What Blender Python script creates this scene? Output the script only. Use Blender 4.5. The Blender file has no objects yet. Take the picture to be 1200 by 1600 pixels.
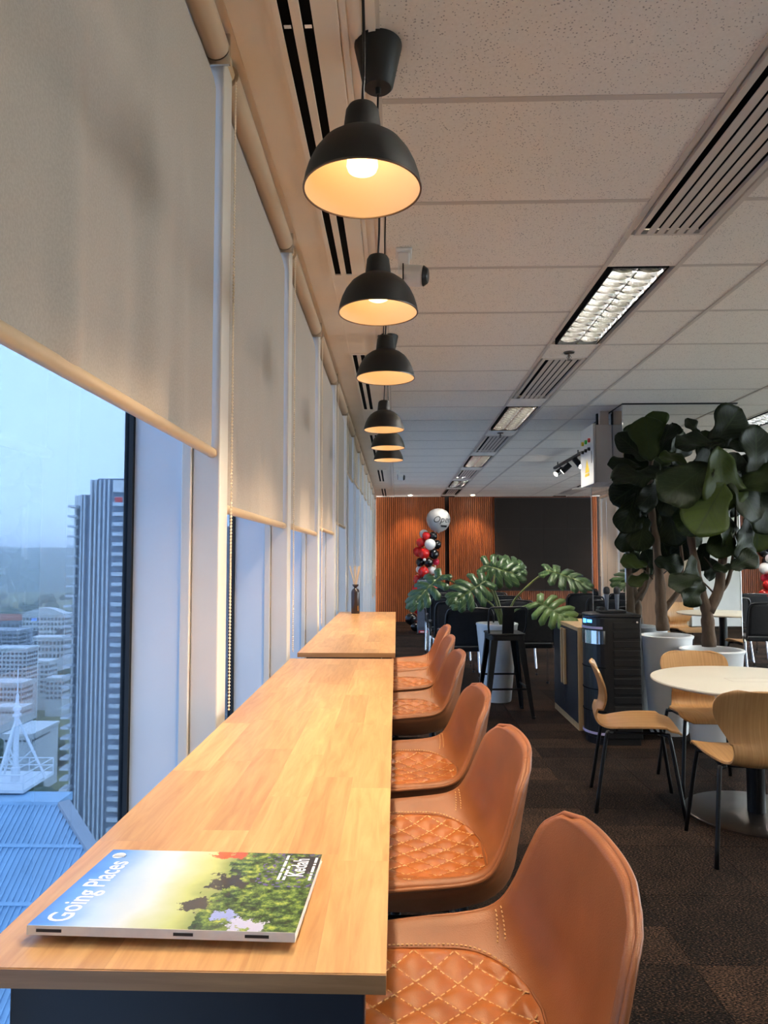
import bpy, bmesh, math, random
import numpy as np
from mathutils import Vector, Matrix, Quaternion

sc = bpy.context.scene
COL = sc.collection
PI = math.pi

# ------------------------------------------------------------------ camera
cam_d = bpy.data.cameras.new('camera')
cam = bpy.data.objects.new('camera', cam_d); COL.objects.link(cam)
cam_d.sensor_fit = 'VERTICAL'; cam_d.sensor_height = 36.0
cam_d.lens = 1109.0 / 1600.0 * 36.0
cam_d.shift_x = 0.0075; cam_d.shift_y = 0.0075
cam_d.clip_start = 0.02; cam_d.clip_end = 20000
PITCH, YAW = math.radians(3.0968), math.radians(-1.5988)
F = Vector((math.sin(YAW)*math.cos(PITCH), math.cos(YAW)*math.cos(PITCH), math.sin(PITCH)))
Rr = Vector((math.cos(YAW), -math.sin(YAW), 0)); U = Rr.cross(F)
mw = Matrix.Identity(4)
for i in range(3):
    mw[i][0] = Rr[i]; mw[i][1] = U[i]; mw[i][2] = -F[i]
mw.translation = (0, 0, 1.37)
cam.matrix_world = mw
sc.camera = cam

# ------------------------------------------------------------------ view, world
sc.view_settings.view_transform = 'Standard'; sc.view_settings.look = 'None'
sc.view_settings.gamma = 1.0; sc.view_settings.use_curve_mapping = False
sc.view_settings.exposure = 1.78
cy = sc.cycles
cy.max_bounces = 10; cy.diffuse_bounces = 5; cy.glossy_bounces = 5; cy.transmission_bounces = 6; cy.transparent_max_bounces = 16
cy.caustics_reflective = False; cy.caustics_refractive = False
cy.sample_clamp_indirect = 6.0
cy.use_denoising = True
cy.volume_bounces = 4

SKY_STRENGTH = 3.1
PENDANT_W = 3.3
TUBE_STRENGTH = 118.0

world = bpy.data.worlds.new('overcast_sky'); sc.world = world; world.use_nodes = True
wn = world.node_tree; wn.nodes.clear()
w_out = wn.nodes.new('ShaderNodeOutputWorld'); w_bg = wn.nodes.new('ShaderNodeBackground')
w_tc = wn.nodes.new('ShaderNodeTexCoord'); w_no = wn.nodes.new('ShaderNodeTexNoise'); w_rp = wn.nodes.new('ShaderNodeValToRGB')
w_no.inputs['Scale'].default_value = 2.2; w_no.inputs['Detail'].default_value = 5
w_rp.color_ramp.elements[0].position = 0.3; w_rp.color_ramp.elements[0].color = (0.86, 0.98, 1.08, 1)
w_rp.color_ramp.elements[1].position = 0.75; w_rp.color_ramp.elements[1].color = (1.0, 1.08, 1.12, 1)
wn.links.new(w_tc.outputs['Generated'], w_no.inputs['Vector']); wn.links.new(w_no.outputs['Fac'], w_rp.inputs['Fac'])
wn.links.new(w_rp.outputs['Color'], w_bg.inputs['Color']); w_bg.inputs['Strength'].default_value = SKY_STRENGTH
wn.links.new(w_bg.outputs['Background'], w_out.inputs['Surface'])

# ------------------------------------------------------------------ materials
def lin(c):
    out = []
    for v in c[:3]:
        v = v / 255.0
        out.append(v/12.92 if v <= 0.04045 else ((v+0.055)/1.055)**2.4)
    return (*out, 1.0)

def base_mat(name):
    m = bpy.data.materials.new(name); m.use_nodes = True
    nt = m.node_tree; b = nt.nodes['Principled BSDF']
    return m, nt, b

def scaled(c, k):
    return (min(c[0]*k, 1), min(c[1]*k, 1), min(c[2]*k, 1), 1)

def pm(name, rgb, rough=0.5, metal=0.0, var=0.08, vscale=6.0, bump=0.0, bscale=150.0, spec=0.5, coat=0.0, coords='Object', aniso=None):
    m, nt, b = base_mat(name)
    L = nt.links
    c = lin(rgb)
    tc = nt.nodes.new('ShaderNodeTexCoord'); no = nt.nodes.new('ShaderNodeTexNoise')
    no.inputs['Scale'].default_value = vscale; no.inputs['Detail'].default_value = 4
    src = tc.outputs[coords]
    if aniso:
        mp = nt.nodes.new('ShaderNodeMapping'); mp.inputs['Scale'].default_value = aniso
        L.new(src, mp.inputs['Vector']); src = mp.outputs['Vector']
    L.new(src, no.inputs['Vector'])
    rp = nt.nodes.new('ShaderNodeValToRGB')
    rp.color_ramp.elements[0].position = 0.3; rp.color_ramp.elements[0].color = scaled(c, 1-var)
    rp.color_ramp.elements[1].position = 0.7; rp.color_ramp.elements[1].color = scaled(c, 1+var)
    L.new(no.outputs['Fac'], rp.inputs['Fac']); L.new(rp.outputs['Color'], b.inputs['Base Color'])
    b.inputs['Roughness'].default_value = rough; b.inputs['Metallic'].default_value = metal
    b.inputs['Specular IOR Level'].default_value = spec
    b.inputs['Coat Weight'].default_value = coat
    if bump:
        n2 = nt.nodes.new('ShaderNodeTexNoise'); n2.inputs['Scale'].default_value = bscale; n2.inputs['Detail'].default_value = 3
        L.new(src, n2.inputs['Vector'])
        bp = nt.nodes.new('ShaderNodeBump'); bp.inputs['Strength'].default_value = bump; bp.inputs['Distance'].default_value = 0.01
        L.new(n2.outputs['Fac'], bp.inputs['Height']); L.new(bp.outputs['Normal'], b.inputs['Normal'])
    return m

def wood(name, dark, light, axis='Y', scale=1.0, rough=0.45, tone=0.0, coat=0.0, contrast=(0.3, 0.72), world_coords=False):
    """procedural grain running along one axis; tone = how far each piece differs from its neighbour"""
    m, nt, b = base_mat(name); L = nt.links; N = nt.nodes.new
    tc = N('ShaderNodeTexCoord'); mp = N('ShaderNodeMapping')
    s = {'X': (1.2, 14, 14), 'Y': (14, 1.2, 14), 'Z': (14, 14, 1.2), 'XZ': (1.0, 30, 1.0)}[axis]
    mp.inputs['Scale'].default_value = tuple(v*scale for v in s)
    oi = N('ShaderNodeObjectInfo'); add = N('ShaderNodeVectorMath'); add.operation = 'ADD'
    cmb = N('ShaderNodeCombineXYZ'); mul = N('ShaderNodeMath'); mul.operation = 'MULTIPLY'; mul.inputs[1].default_value = 37.0
    L.new(oi.outputs['Random'], mul.inputs[0])
    for k in range(3): L.new(mul.outputs[0], cmb.inputs[k])
    L.new(tc.outputs['Object'], mp.inputs['Vector']); L.new(mp.outputs['Vector'], add.inputs[0]); L.new(cmb.outputs[0], add.inputs[1])
    n1 = N('ShaderNodeTexNoise'); n1.inputs['Scale'].default_value = 2.0; n1.inputs['Detail'].default_value = 8; n1.inputs['Roughness'].default_value = 0.6; n1.inputs['Distortion'].default_value = 0.6
    L.new(add.outputs[0], n1.inputs['Vector'])
    rp = N('ShaderNodeValToRGB'); rp.color_ramp.elements[0].position = contrast[0]; rp.color_ramp.elements[1].position = contrast[1]
    rp.color_ramp.elements[0].color = lin(dark); rp.color_ramp.elements[1].color = lin(light)
    L.new(n1.outputs['Fac'], rp.inputs['Fac'])
    hs = N('ShaderNodeHueSaturation')
    mr = N('ShaderNodeMapRange'); mr.inputs['To Min'].default_value = 1-tone; mr.inputs['To Max'].default_value = 1+tone*0.6
    L.new(oi.outputs['Random'], mr.inputs['Value']); L.new(mr.outputs[0], hs.inputs['Value'])
    L.new(rp.outputs['Color'], hs.inputs['Color']); L.new(hs.outputs['Color'], b.inputs['Base Color'])
    b.inputs['Roughness'].default_value = rough; b.inputs['Coat Weight'].default_value = coat; b.inputs['Coat Roughness'].default_value = 0.25
    bp = N('ShaderNodeBump'); bp.inputs['Strength'].default_value = 0.06; bp.inputs['Distance'].default_value = 0.004
    L.new(n1.outputs['Fac'], bp.inputs['Height']); L.new(bp.outputs['Normal'], b.inputs['Normal'])
    return m

def emis(name, rgb, strength):
    m, nt, b = base_mat(name)
    b.inputs['Base Color'].default_value = lin(rgb); b.inputs['Emission Color'].default_value = lin(rgb)
    b.inputs['Emission Strength'].default_value = strength
    return m

MAT = {}
MAT['white_paint'] = pm('white_paint', (226, 224, 220), 0.5, var=0.03)
MAT['frame_white'] = pm('window_frame_white', (220, 211, 200), 0.4, var=0.03)
MAT['fin_white'] = pm('window_reveal_panel', (216, 222, 230), 0.45, var=0.02)
MAT['plaster'] = pm('soffit_plaster', (242, 230, 215), 0.75, var=0.04, vscale=3, bump=0.05, bscale=60)
MAT['gasket'] = pm('black_gasket', (14, 14, 16), 0.5)
MAT['black_slot'] = pm('black_slot_metal', (5, 5, 5), 0.8, spec=0.1)
MAT['black_metal'] = pm('black_powder_metal', (20, 20, 22), 0.38, metal=0.3, var=0.15)
MAT['matte_black'] = pm('matte_black_paint', (24, 23, 22), 0.55, var=0.1)
MAT['black_plastic'] = pm('black_plastic', (18, 18, 20), 0.35, var=0.12)
MAT['black_fabric'] = pm('black_fabric', (22, 22, 25), 0.9, var=0.2, vscale=30, bump=0.2, bscale=400)
MAT['chrome'] = pm('chrome_tube', (215, 216, 220), 0.18, metal=1.0, var=0.02)
MAT['alu'] = pm('brushed_aluminium', (214, 214, 212), 0.25, metal=1.0, var=0.04)
MAT['vent_grey'] = pm('vent_grey_paint', (206, 194, 182), 0.5, var=0.04)
MAT['grid_paint'] = pm('ceiling_grid_paint', (206, 194, 181), 0.5, var=0.02)
MAT['shade_in'] = pm('shade_inner_enamel', (232, 216, 190), 0.5, var=0.02)
MAT['mirror'] = pm('mirror_glass', (222, 224, 224), 0.015, metal=1.0, var=0.005)
MAT['leather'] = pm('tan_leather', (140, 83, 48), 0.4, var=0.30, vscale=5, bump=0.12, bscale=500, spec=0.32)
MAT['leather_pad'] = pm('tan_leather_pad', (156, 84, 30), 0.38, var=0.2, vscale=7, bump=0.1, bscale=500, spec=0.34)
MAT['thread'] = pm('pale_thread', (226, 180, 124), 0.8)
MAT['ply'] = wood('oak_plywood', (160, 118, 72), (200, 160, 108), 'Z', 1.6, 0.4)
MAT['ply_edge'] = wood('oak_plywood_shell', (168, 122, 74), (198, 154, 102), 'XZ', 1.6, 0.36)
MAT['pale_wood'] = wood('pale_oak_edge', (176, 142, 98), (204, 170, 124), 'Z', 1.5, 0.45)
MAT['stave'] = wood('rubberwood_stave', (186, 132, 80), (220, 170, 112), 'Y', 2.2, 0.32, tone=0.20, coat=0.12)
MAT['endgrain'] = wood('rubberwood_edge', (150, 104, 62), (186, 136, 88), 'X', 2.0, 0.4)
MAT['slat_wood'] = wood('walnut_slat', (116, 56, 22), (166, 88, 40), 'Z', 1.2, 0.45)
MAT['slat_gap'] = pm('dark_slat_felt', (30, 18, 12), 0.9)
MAT['brown_panel'] = wood('brown_wall_panel', (120, 84, 58), (150, 108, 76), 'Z', 0.8, 0.5)
MAT['beige_wall'] = pm('beige_wall_paint', (206, 188, 164), 0.7, var=0.03, vscale=2)
MAT['screen'] = pm('dark_led_panel', (34, 25, 19), 0.6, var=0.06, vscale=2, spec=0.2)
MAT['table_white'] = pm('cream_laminate', (232, 224, 206), 0.3, var=0.02)
MAT['pot_white'] = pm('white_pot_glaze', (238, 240, 240), 0.35, var=0.03)
MAT['soil'] = pm('dark_potting_soil', (46, 34, 24), 0.95, var=0.4, vscale=40, bump=0.6, bscale=60)
MAT['bark'] = pm('grey_brown_bark', (86, 68, 52), 0.9, var=0.35, vscale=12, bump=0.7, bscale=40, aniso=(1, 1, 0.35))
MAT['petiole'] = pm('green_petiole', (128, 138, 76), 0.5, var=0.15)
MAT['twig'] = pm('dark_twig', (60, 48, 36), 0.8, var=0.2)
MAT['box_grey'] = pm('light_grey_steel', (206, 204, 200), 0.4, var=0.02)
MAT['navy'] = pm('navy_black_laminate', (22, 26, 36), 0.45, var=0.08)
MAT['pages'] = pm('paper_pages', (222, 216, 206), 0.8, var=0.06, vscale=60)
MAT['ink_white'] = pm('white_ink', (246, 247, 250), 0.4, var=0.0)
MAT['ink_black'] = pm('black_ink', (20, 20, 22), 0.5)
MAT['bottle'] = pm('dark_brown_bottle', (46, 34, 32), 0.3, var=0.1)
MAT['reed'] = pm('rattan_reed', (214, 182, 142), 0.8, var=0.1)
MAT['gold'] = pm('gold_label', (190, 140, 80), 0.3, metal=0.8)
MAT['speaker_grey'] = pm('grey_speaker_cloth', (92, 98, 108), 0.7, var=0.1, vscale=40)
MAT['red_plastic'] = pm('red_plastic', (200, 40, 34), 0.4)
MAT['yellow_plastic'] = pm('yellow_plastic', (226, 190, 40), 0.45)
MAT['green_plastic'] = pm('green_plastic', (40, 190, 60), 0.4)
MAT['bal_red'] = pm('red_balloon', (196, 30, 28), 0.22, var=0.06, vscale=3)
MAT['bal_black'] = pm('black_balloon', (16, 17, 19), 0.25, var=0.1, vscale=3)
MAT['bal_white'] = pm('white_balloon', (222, 218, 214), 0.25, var=0.03, vscale=3)
MAT['bal_clear'] = pm('pearl_balloon', (176, 174, 170), 0.2, var=0.05, vscale=3)
MAT['bal_pink'] = pm('pink_balloon', (206, 40, 70), 0.25, var=0.05)
MAT['bead'] = pm('cream_bead', (236, 214, 184), 0.4)
MAT['hem'] = pm('beige_hem_bar', (206, 176, 140), 0.35, var=0.04)
MAT['roller'] = pm('beige_roller_tube', (196, 172, 146), 0.6, var=0.03)
MAT['steel_disc'] = pm('brushed_dark_steel', (96, 88, 82), 0.3, metal=0.85, var=0.1)

# blind fabric: light comes through a little
def blind_mat():
    m, nt, b = base_mat('blind_fabric'); L = nt.links; N = nt.nodes.new
    nt.nodes.remove(b); out = nt.nodes['Material Output']
    tc = N('ShaderNodeTexCoord'); no = N('ShaderNodeTexNoise'); no.inputs['Scale'].default_value = 320; no.inputs['Detail'].default_value = 2
    mp = N('ShaderNodeMapping'); mp.inputs['Scale'].default_value = (1, 1, 0.7); L.new(tc.outputs['Object'], mp.inputs['Vector']); L.new(mp.outputs[0], no.inputs['Vector'])
    rp = N('ShaderNodeValToRGB'); rp.color_ramp.elements[0].color = lin((184, 168, 153)); rp.color_ramp.elements[1].color = lin((194, 178, 162))
    rp.color_ramp.elements[0].position = 0.35; rp.color_ramp.elements[1].position = 0.65
    L.new(no.outputs['Fac'], rp.inputs['Fac'])
    d = N('ShaderNodeBsdfDiffuse'); t = N('ShaderNodeBsdfTranslucent'); mx = N('ShaderNodeMixShader'); mx.inputs[0].default_value = 0.13
    L.new(rp.outputs['Color'], d.inputs['Color']); t.inputs['Color'].default_value = lin((190, 168, 140))
    bp = N('ShaderNodeBump'); bp.inputs['Strength'].default_value = 0.05; bp.inputs['Distance'].default_value = 0.002
    L.new(no.outputs['Fac'], bp.inputs['Height']); L.new(bp.outputs['Normal'], d.inputs['Normal'])
    L.new(d.outputs[0], mx.inputs[1]); L.new(t.outputs[0], mx.inputs[2]); L.new(mx.outputs[0], out.inputs['Surface'])
    return m
MAT['blind'] = blind_mat()

def glass_mat(name, tint):
    m, nt, b = base_mat(name); L = nt.links; N = nt.nodes.new
    nt.nodes.remove(b); out = nt.nodes['Material Output']
    tr = N('ShaderNodeBsdfTransparent'); tr.inputs['Color'].default_value = (*tint, 1)
    gl = N('ShaderNodeBsdfGlossy'); gl.inputs['Roughness'].default_value = 0.0; gl.inputs['Color'].default_value = (0.9, 0.95, 1, 1)
    lw = N('ShaderNodeLayerWeight'); lw.inputs['Blend'].default_value = 0.5; p5 = N('ShaderNodeMath'); p5.operation = 'POWER'; p5.inputs[1].default_value = 5.0
    L.new(lw.outputs['Facing'], p5.inputs[0]); fr = N('ShaderNodeMath'); fr.operation = 'MULTIPLY_ADD'; fr.inputs[1].default_value = 0.55; fr.inputs[2].default_value = 0.03; L.new(p5.outputs[0], fr.inputs[0]); mx = N('ShaderNodeMixShader')
    tc = N('ShaderNodeTexCoord'); no = N('ShaderNodeTexNoise'); no.inputs['Scale'].default_value = 1.5
    L.new(tc.outputs['Object'], no.inputs['Vector'])
    bp = N('ShaderNodeBump'); bp.inputs['Strength'].default_value = 0.01; L.new(no.outputs['Fac'], bp.inputs['Height']); L.new(bp.outputs['Normal'], gl.inputs['Normal'])
    L.new(fr.outputs[0], mx.inputs[0]); L.new(tr.outputs[0], mx.inputs[1]); L.new(gl.outputs[0], mx.inputs[2]); L.new(mx.outputs[0], out.inputs['Surface'])
    return m
MAT['glass'] = glass_mat('tinted_window_glass', (0.243, 0.298, 0.378))   # two faces per pane
MAT['clear_glass'] = glass_mat('clear_window_glass', (0.95, 0.965, 0.97))

def tile_mat():
    m, nt, b = base_mat('mineral_fibre_tile'); L = nt.links; N = nt.nodes.new
    geo = N('ShaderNodeNewGeometry')
    vo = N('ShaderNodeTexVoronoi'); vo.inputs['Scale'].default_value = 105; vo.inputs['Randomness'].default_value = 1.0
    no = N('ShaderNodeTexNoise'); no.inputs['Scale'].default_value = 24; no.inputs['Detail'].default_value = 3
    L.new(geo.outputs['Position'], vo.inputs['Vector']); L.new(geo.outputs['Position'], no.inputs['Vector'])
    th = N('ShaderNodeMath'); th.operation = 'MULTIPLY'; th.inputs[1].default_value = 0.42; L.new(no.outputs['Fac'], th.inputs[0])
    lt = N('ShaderNodeMath'); lt.operation = 'LESS_THAN'; L.new(vo.outputs['Distance'], lt.inputs[0]); L.new(th.outputs[0], lt.inputs[1])
    sub = N('ShaderNodeMath'); sub.operation = 'MULTIPLY'; sub.inputs[1].default_value = 0.55; L.new(lt.outputs[0], sub.inputs[0])
    mx = N('ShaderNodeMix'); mx.data_type = 'RGBA'
    n2 = N('ShaderNodeTexNoise'); n2.inputs['Scale'].default_value = 90; L.new(geo.outputs['Position'], n2.inputs['Vector'])
    rp = N('ShaderNodeValToRGB'); rp.color_ramp.elements[0].color = lin((232, 222, 208)); rp.color_ramp.elements[1].color = lin((246, 238, 226))
    L.new(n2.outputs['Fac'], rp.inputs['Fac'])
    L.new(sub.outputs[0], mx.inputs['Factor']); L.new(rp.outputs['Color'], mx.inputs['A']); mx.inputs['B'].default_value = lin((110, 96, 84))
    L.new(mx.outputs['Result'], b.inputs['Base Color']); b.inputs['Roughness'].default_value = 0.9
    bp = N('ShaderNodeBump'); bp.inputs['Strength'].default_value = 0.15; bp.inputs['Distance'].default_value = 0.003
    L.new(n2.outputs['Fac'], bp.inputs['Height']); L.new(bp.outputs['Normal'], b.inputs['Normal'])
    return m
MAT['tile'] = tile_mat()

def carpet_mat():
    m, nt, b = base_mat('carpet_tile_pile'); L = nt.links; N = nt.nodes.new
    geo = N('ShaderNodeNewGeometry')
    cell = N('ShaderNodeVectorMath'); cell.operation = 'MULTIPLY'; cell.inputs[1].default_value = (4.0, 1.0, 0.0)
    rot = N('ShaderNodeVectorRotate'); rot.rotation_type = 'Z_AXIS'; rot.inputs['Angle'].default_value = PI/2
    L.new(geo.outputs['Position'], rot.inputs['Vector']); L.new(rot.outputs[0], cell.inputs[0])
    fl = N('ShaderNodeVectorMath'); fl.operation = 'FLOOR'; L.new(cell.outputs[0], fl.inputs[0])
    wh = N('ShaderNodeTexWhiteNoise'); L.new(fl.outputs[0], wh.inputs['Vector'])
    # second lattice, other direction, for the quarter-turned tiles
    c2 = N('ShaderNodeVectorMath'); c2.operation = 'MULTIPLY'; c2.inputs[1].default_value = (2.0, 2.0, 0.0); L.new(geo.outputs['Position'], c2.inputs[0])
    f2 = N('ShaderNodeVectorMath'); f2.operation = 'FLOOR'; L.new(c2.outputs[0], f2.inputs[0])
    w2 = N('ShaderNodeTexWhiteNoise'); L.new(f2.outputs[0], w2.inputs['Vector'])
    mixf = N('ShaderNodeMath'); mixf.operation = 'ADD'; L.new(wh.outputs['Value'], mixf.inputs[0]); L.new(w2.outputs['Value'], mixf.inputs[1])
    half = N('ShaderNodeMath'); half.operation = 'MULTIPLY'; half.inputs[1].default_value = 0.5; L.new(mixf.outputs[0], half.inputs[0])
    mp = N('ShaderNodeMapping'); mp.inputs['Scale'].default_value = (1, 2.4, 1); L.new(geo.outputs['Position'], mp.inputs['Vector'])
    fleck = N('ShaderNodeTexNoise'); fleck.inputs['Scale'].default_value = 110; fleck.inputs['Detail'].default_value = 2; L.new(mp.outputs[0], fleck.inputs['Vector'])
    big = N('ShaderNodeTexNoise'); big.inputs['Scale'].default_value = 7; big.inputs['Detail'].default_value = 3; L.new(geo.outputs['Position'], big.inputs['Vector'])
    s1 = N('ShaderNodeMath'); s1.operation = 'MULTIPLY_ADD'; s1.inputs[1].default_value = 0.16; L.new(half.outputs[0], s1.inputs[0]); L.new(fleck.outputs['Fac'], s1.inputs[2])
    s2 = N('ShaderNodeMath'); s2.operation = 'MULTIPLY_ADD'; s2.inputs[1].default_value = 0.12; L.new(big.outputs['Fac'], s2.inputs[0]); L.new(s1.outputs[0], s2.inputs[2])
    rp = N('ShaderNodeValToRGB'); e = rp.color_ramp.elements
    e[0].position = 0.47; e[0].color = lin((3, 3, 4)); e[1].position = 0.86; e[1].color = lin((92, 68, 53))
    k = e.new(0.66); k.color = lin((24, 21, 20))
    L.new(s2.outputs[0], rp.inputs['Fac']); L.new(rp.outputs['Color'], b.inputs['Base Color'])
    b.inputs['Roughness'].default_value = 1.0; b.inputs['Specular IOR Level'].default_value = 0.05
    bp = N('ShaderNodeBump'); bp.inputs['Strength'].default_value = 0.5; bp.inputs['Distance'].default_value = 0.006
    L.new(fleck.outputs['Fac'], bp.inputs['Height']); L.new(bp.outputs['Normal'], b.inputs['Normal'])
    return m
MAT['carpet'] = carpet_mat()

def leaf_mat(name, dark, light, vein, rough=0.35, veins=9.0, trans=0.18, spec=0.4):
    m, nt, b = base_mat(name); L = nt.links; N = nt.nodes.new
    uv = N('ShaderNodeUVMap'); sp = N('ShaderNodeSeparateXYZ'); L.new(uv.outputs['UV'], sp.inputs[0])
    ab = N('ShaderNodeMath'); ab.operation = 'ABSOLUTE'; L.new(sp.outputs['Y'], ab.inputs[0])            # v = -1..1 across, u = 0..1 along
    mid = N('ShaderNodeMath'); mid.operation = 'LESS_THAN'; mid.inputs[1].default_value = 0.045; L.new(ab.outputs[0], mid.inputs[0])
    a1 = N('ShaderNodeMath'); a1.operation = 'MULTIPLY_ADD'; a1.inputs[1].default_value = -0.35; L.new(ab.outputs[0], a1.inputs[0]); L.new(sp.outputs['X'], a1.inputs[2])
    a2 = N('ShaderNodeMath'); a2.operation = 'MULTIPLY'; a2.inputs[1].default_value = veins; L.new(a1.outputs[0], a2.inputs[0])
    a3 = N('ShaderNodeMath'); a3.operation = 'FRACT'; L.new(a2.outputs[0], a3.inputs[0])
    a4 = N('ShaderNodeMath'); a4.operation = 'LESS_THAN'; a4.inputs[1].default_value = 0.09; L.new(a3.outputs[0], a4.inputs[0])
    mxv = N('ShaderNodeMath'); mxv.operation = 'MAXIMUM'; L.new(mid.outputs[0], mxv.inputs[0]); L.new(a4.outputs[0], mxv.inputs[1])
    vm = N('ShaderNodeMath'); vm.operation = 'MULTIPLY'; vm.inputs[1].default_value = 0.7; L.new(mxv.outputs[0], vm.inputs[0])
    oi = N('ShaderNodeObjectInfo'); rp = N('ShaderNodeValToRGB')
    rp.color_ramp.elements[0].color = lin(dark); rp.color_ramp.elements[1].color = lin(light); rp.color_ramp.elements[1].position = 0.95
    tc = N('ShaderNodeTexCoord'); no = N('ShaderNodeTexNoise'); no.inputs['Scale'].default_value = 14; L.new(tc.outputs['Object'], no.inputs['Vector'])
    ad = N('ShaderNodeMath'); ad.operation = 'MULTIPLY_ADD'; ad.inputs[1].default_value = 0.28; ad.use_clamp = True
    L.new(no.outputs['Fac'], ad.inputs[0]); pw = N('ShaderNodeMath'); pw.operation = 'POWER'; pw.inputs[1].default_value = 7.0
    L.new(oi.outputs['Random'], pw.inputs[0]); L.new(pw.outputs[0], ad.inputs[2]); L.new(ad.outputs[0], rp.inputs['Fac'])
    mx = N('ShaderNodeMix'); mx.data_type = 'RGBA'; L.new(vm.outputs[0], mx.inputs['Factor']); L.new(rp.outputs['Color'], mx.inputs['A']); mx.inputs['B'].default_value = lin(vein)
    L.new(mx.outputs['Result'], b.inputs['Base Color']); b.inputs['Roughness'].default_value = rough; b.inputs['Specular IOR Level'].default_value = spec
    bp = N('ShaderNodeBump'); bp.inputs['Strength'].default_value = 0.5; bp.inputs['Distance'].default_value = 0.004; L.new(mxv.outputs[0], bp.inputs['Height']); L.new(bp.outputs['Normal'], b.inputs['Normal'])
    out = nt.nodes['Material Output']; t = N('ShaderNodeBsdfTranslucent'); L.new(mx.outputs['Result'], t.inputs['Color'])
    ms = N('ShaderNodeMixShader'); ms.inputs[0].default_value = trans; L.new(b.outputs[0], ms.inputs[1]); L.new(t.outputs[0], ms.inputs[2]); L.new(ms.outputs[0], out.inputs['Surface'])
    return m
MAT['fig_leaf'] = leaf_mat('fig_leaf', (9, 17, 8), (52, 66, 18), (40, 54, 28), 0.5, trans=0.07, spec=0.22)
MAT['monstera'] = leaf_mat('monstera_leaf', (52, 82, 50), (112, 138, 74), (130, 150, 96), 0.32, veins=7.0, trans=0.22)

# ------------------------------------------------------------------ mesh helpers
def catmull(pts, n):
    pts = [Vector(p) for p in pts]
    ext = [pts[0]*2-pts[1]] + pts + [pts[-1]*2-pts[-2]]
    out = []
    for i in range(len(pts)-1):
        p0, p1, p2, p3 = ext[i:i+4]
        for k in range(n):
            t = k/n
            out.append(0.5*((2*p1) + (p2-p0)*t + (2*p0-5*p1+4*p2-p3)*t*t + (3*p1-p0-3*p2+p3)*t**3))
    out.append(pts[-1]); return out

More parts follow.
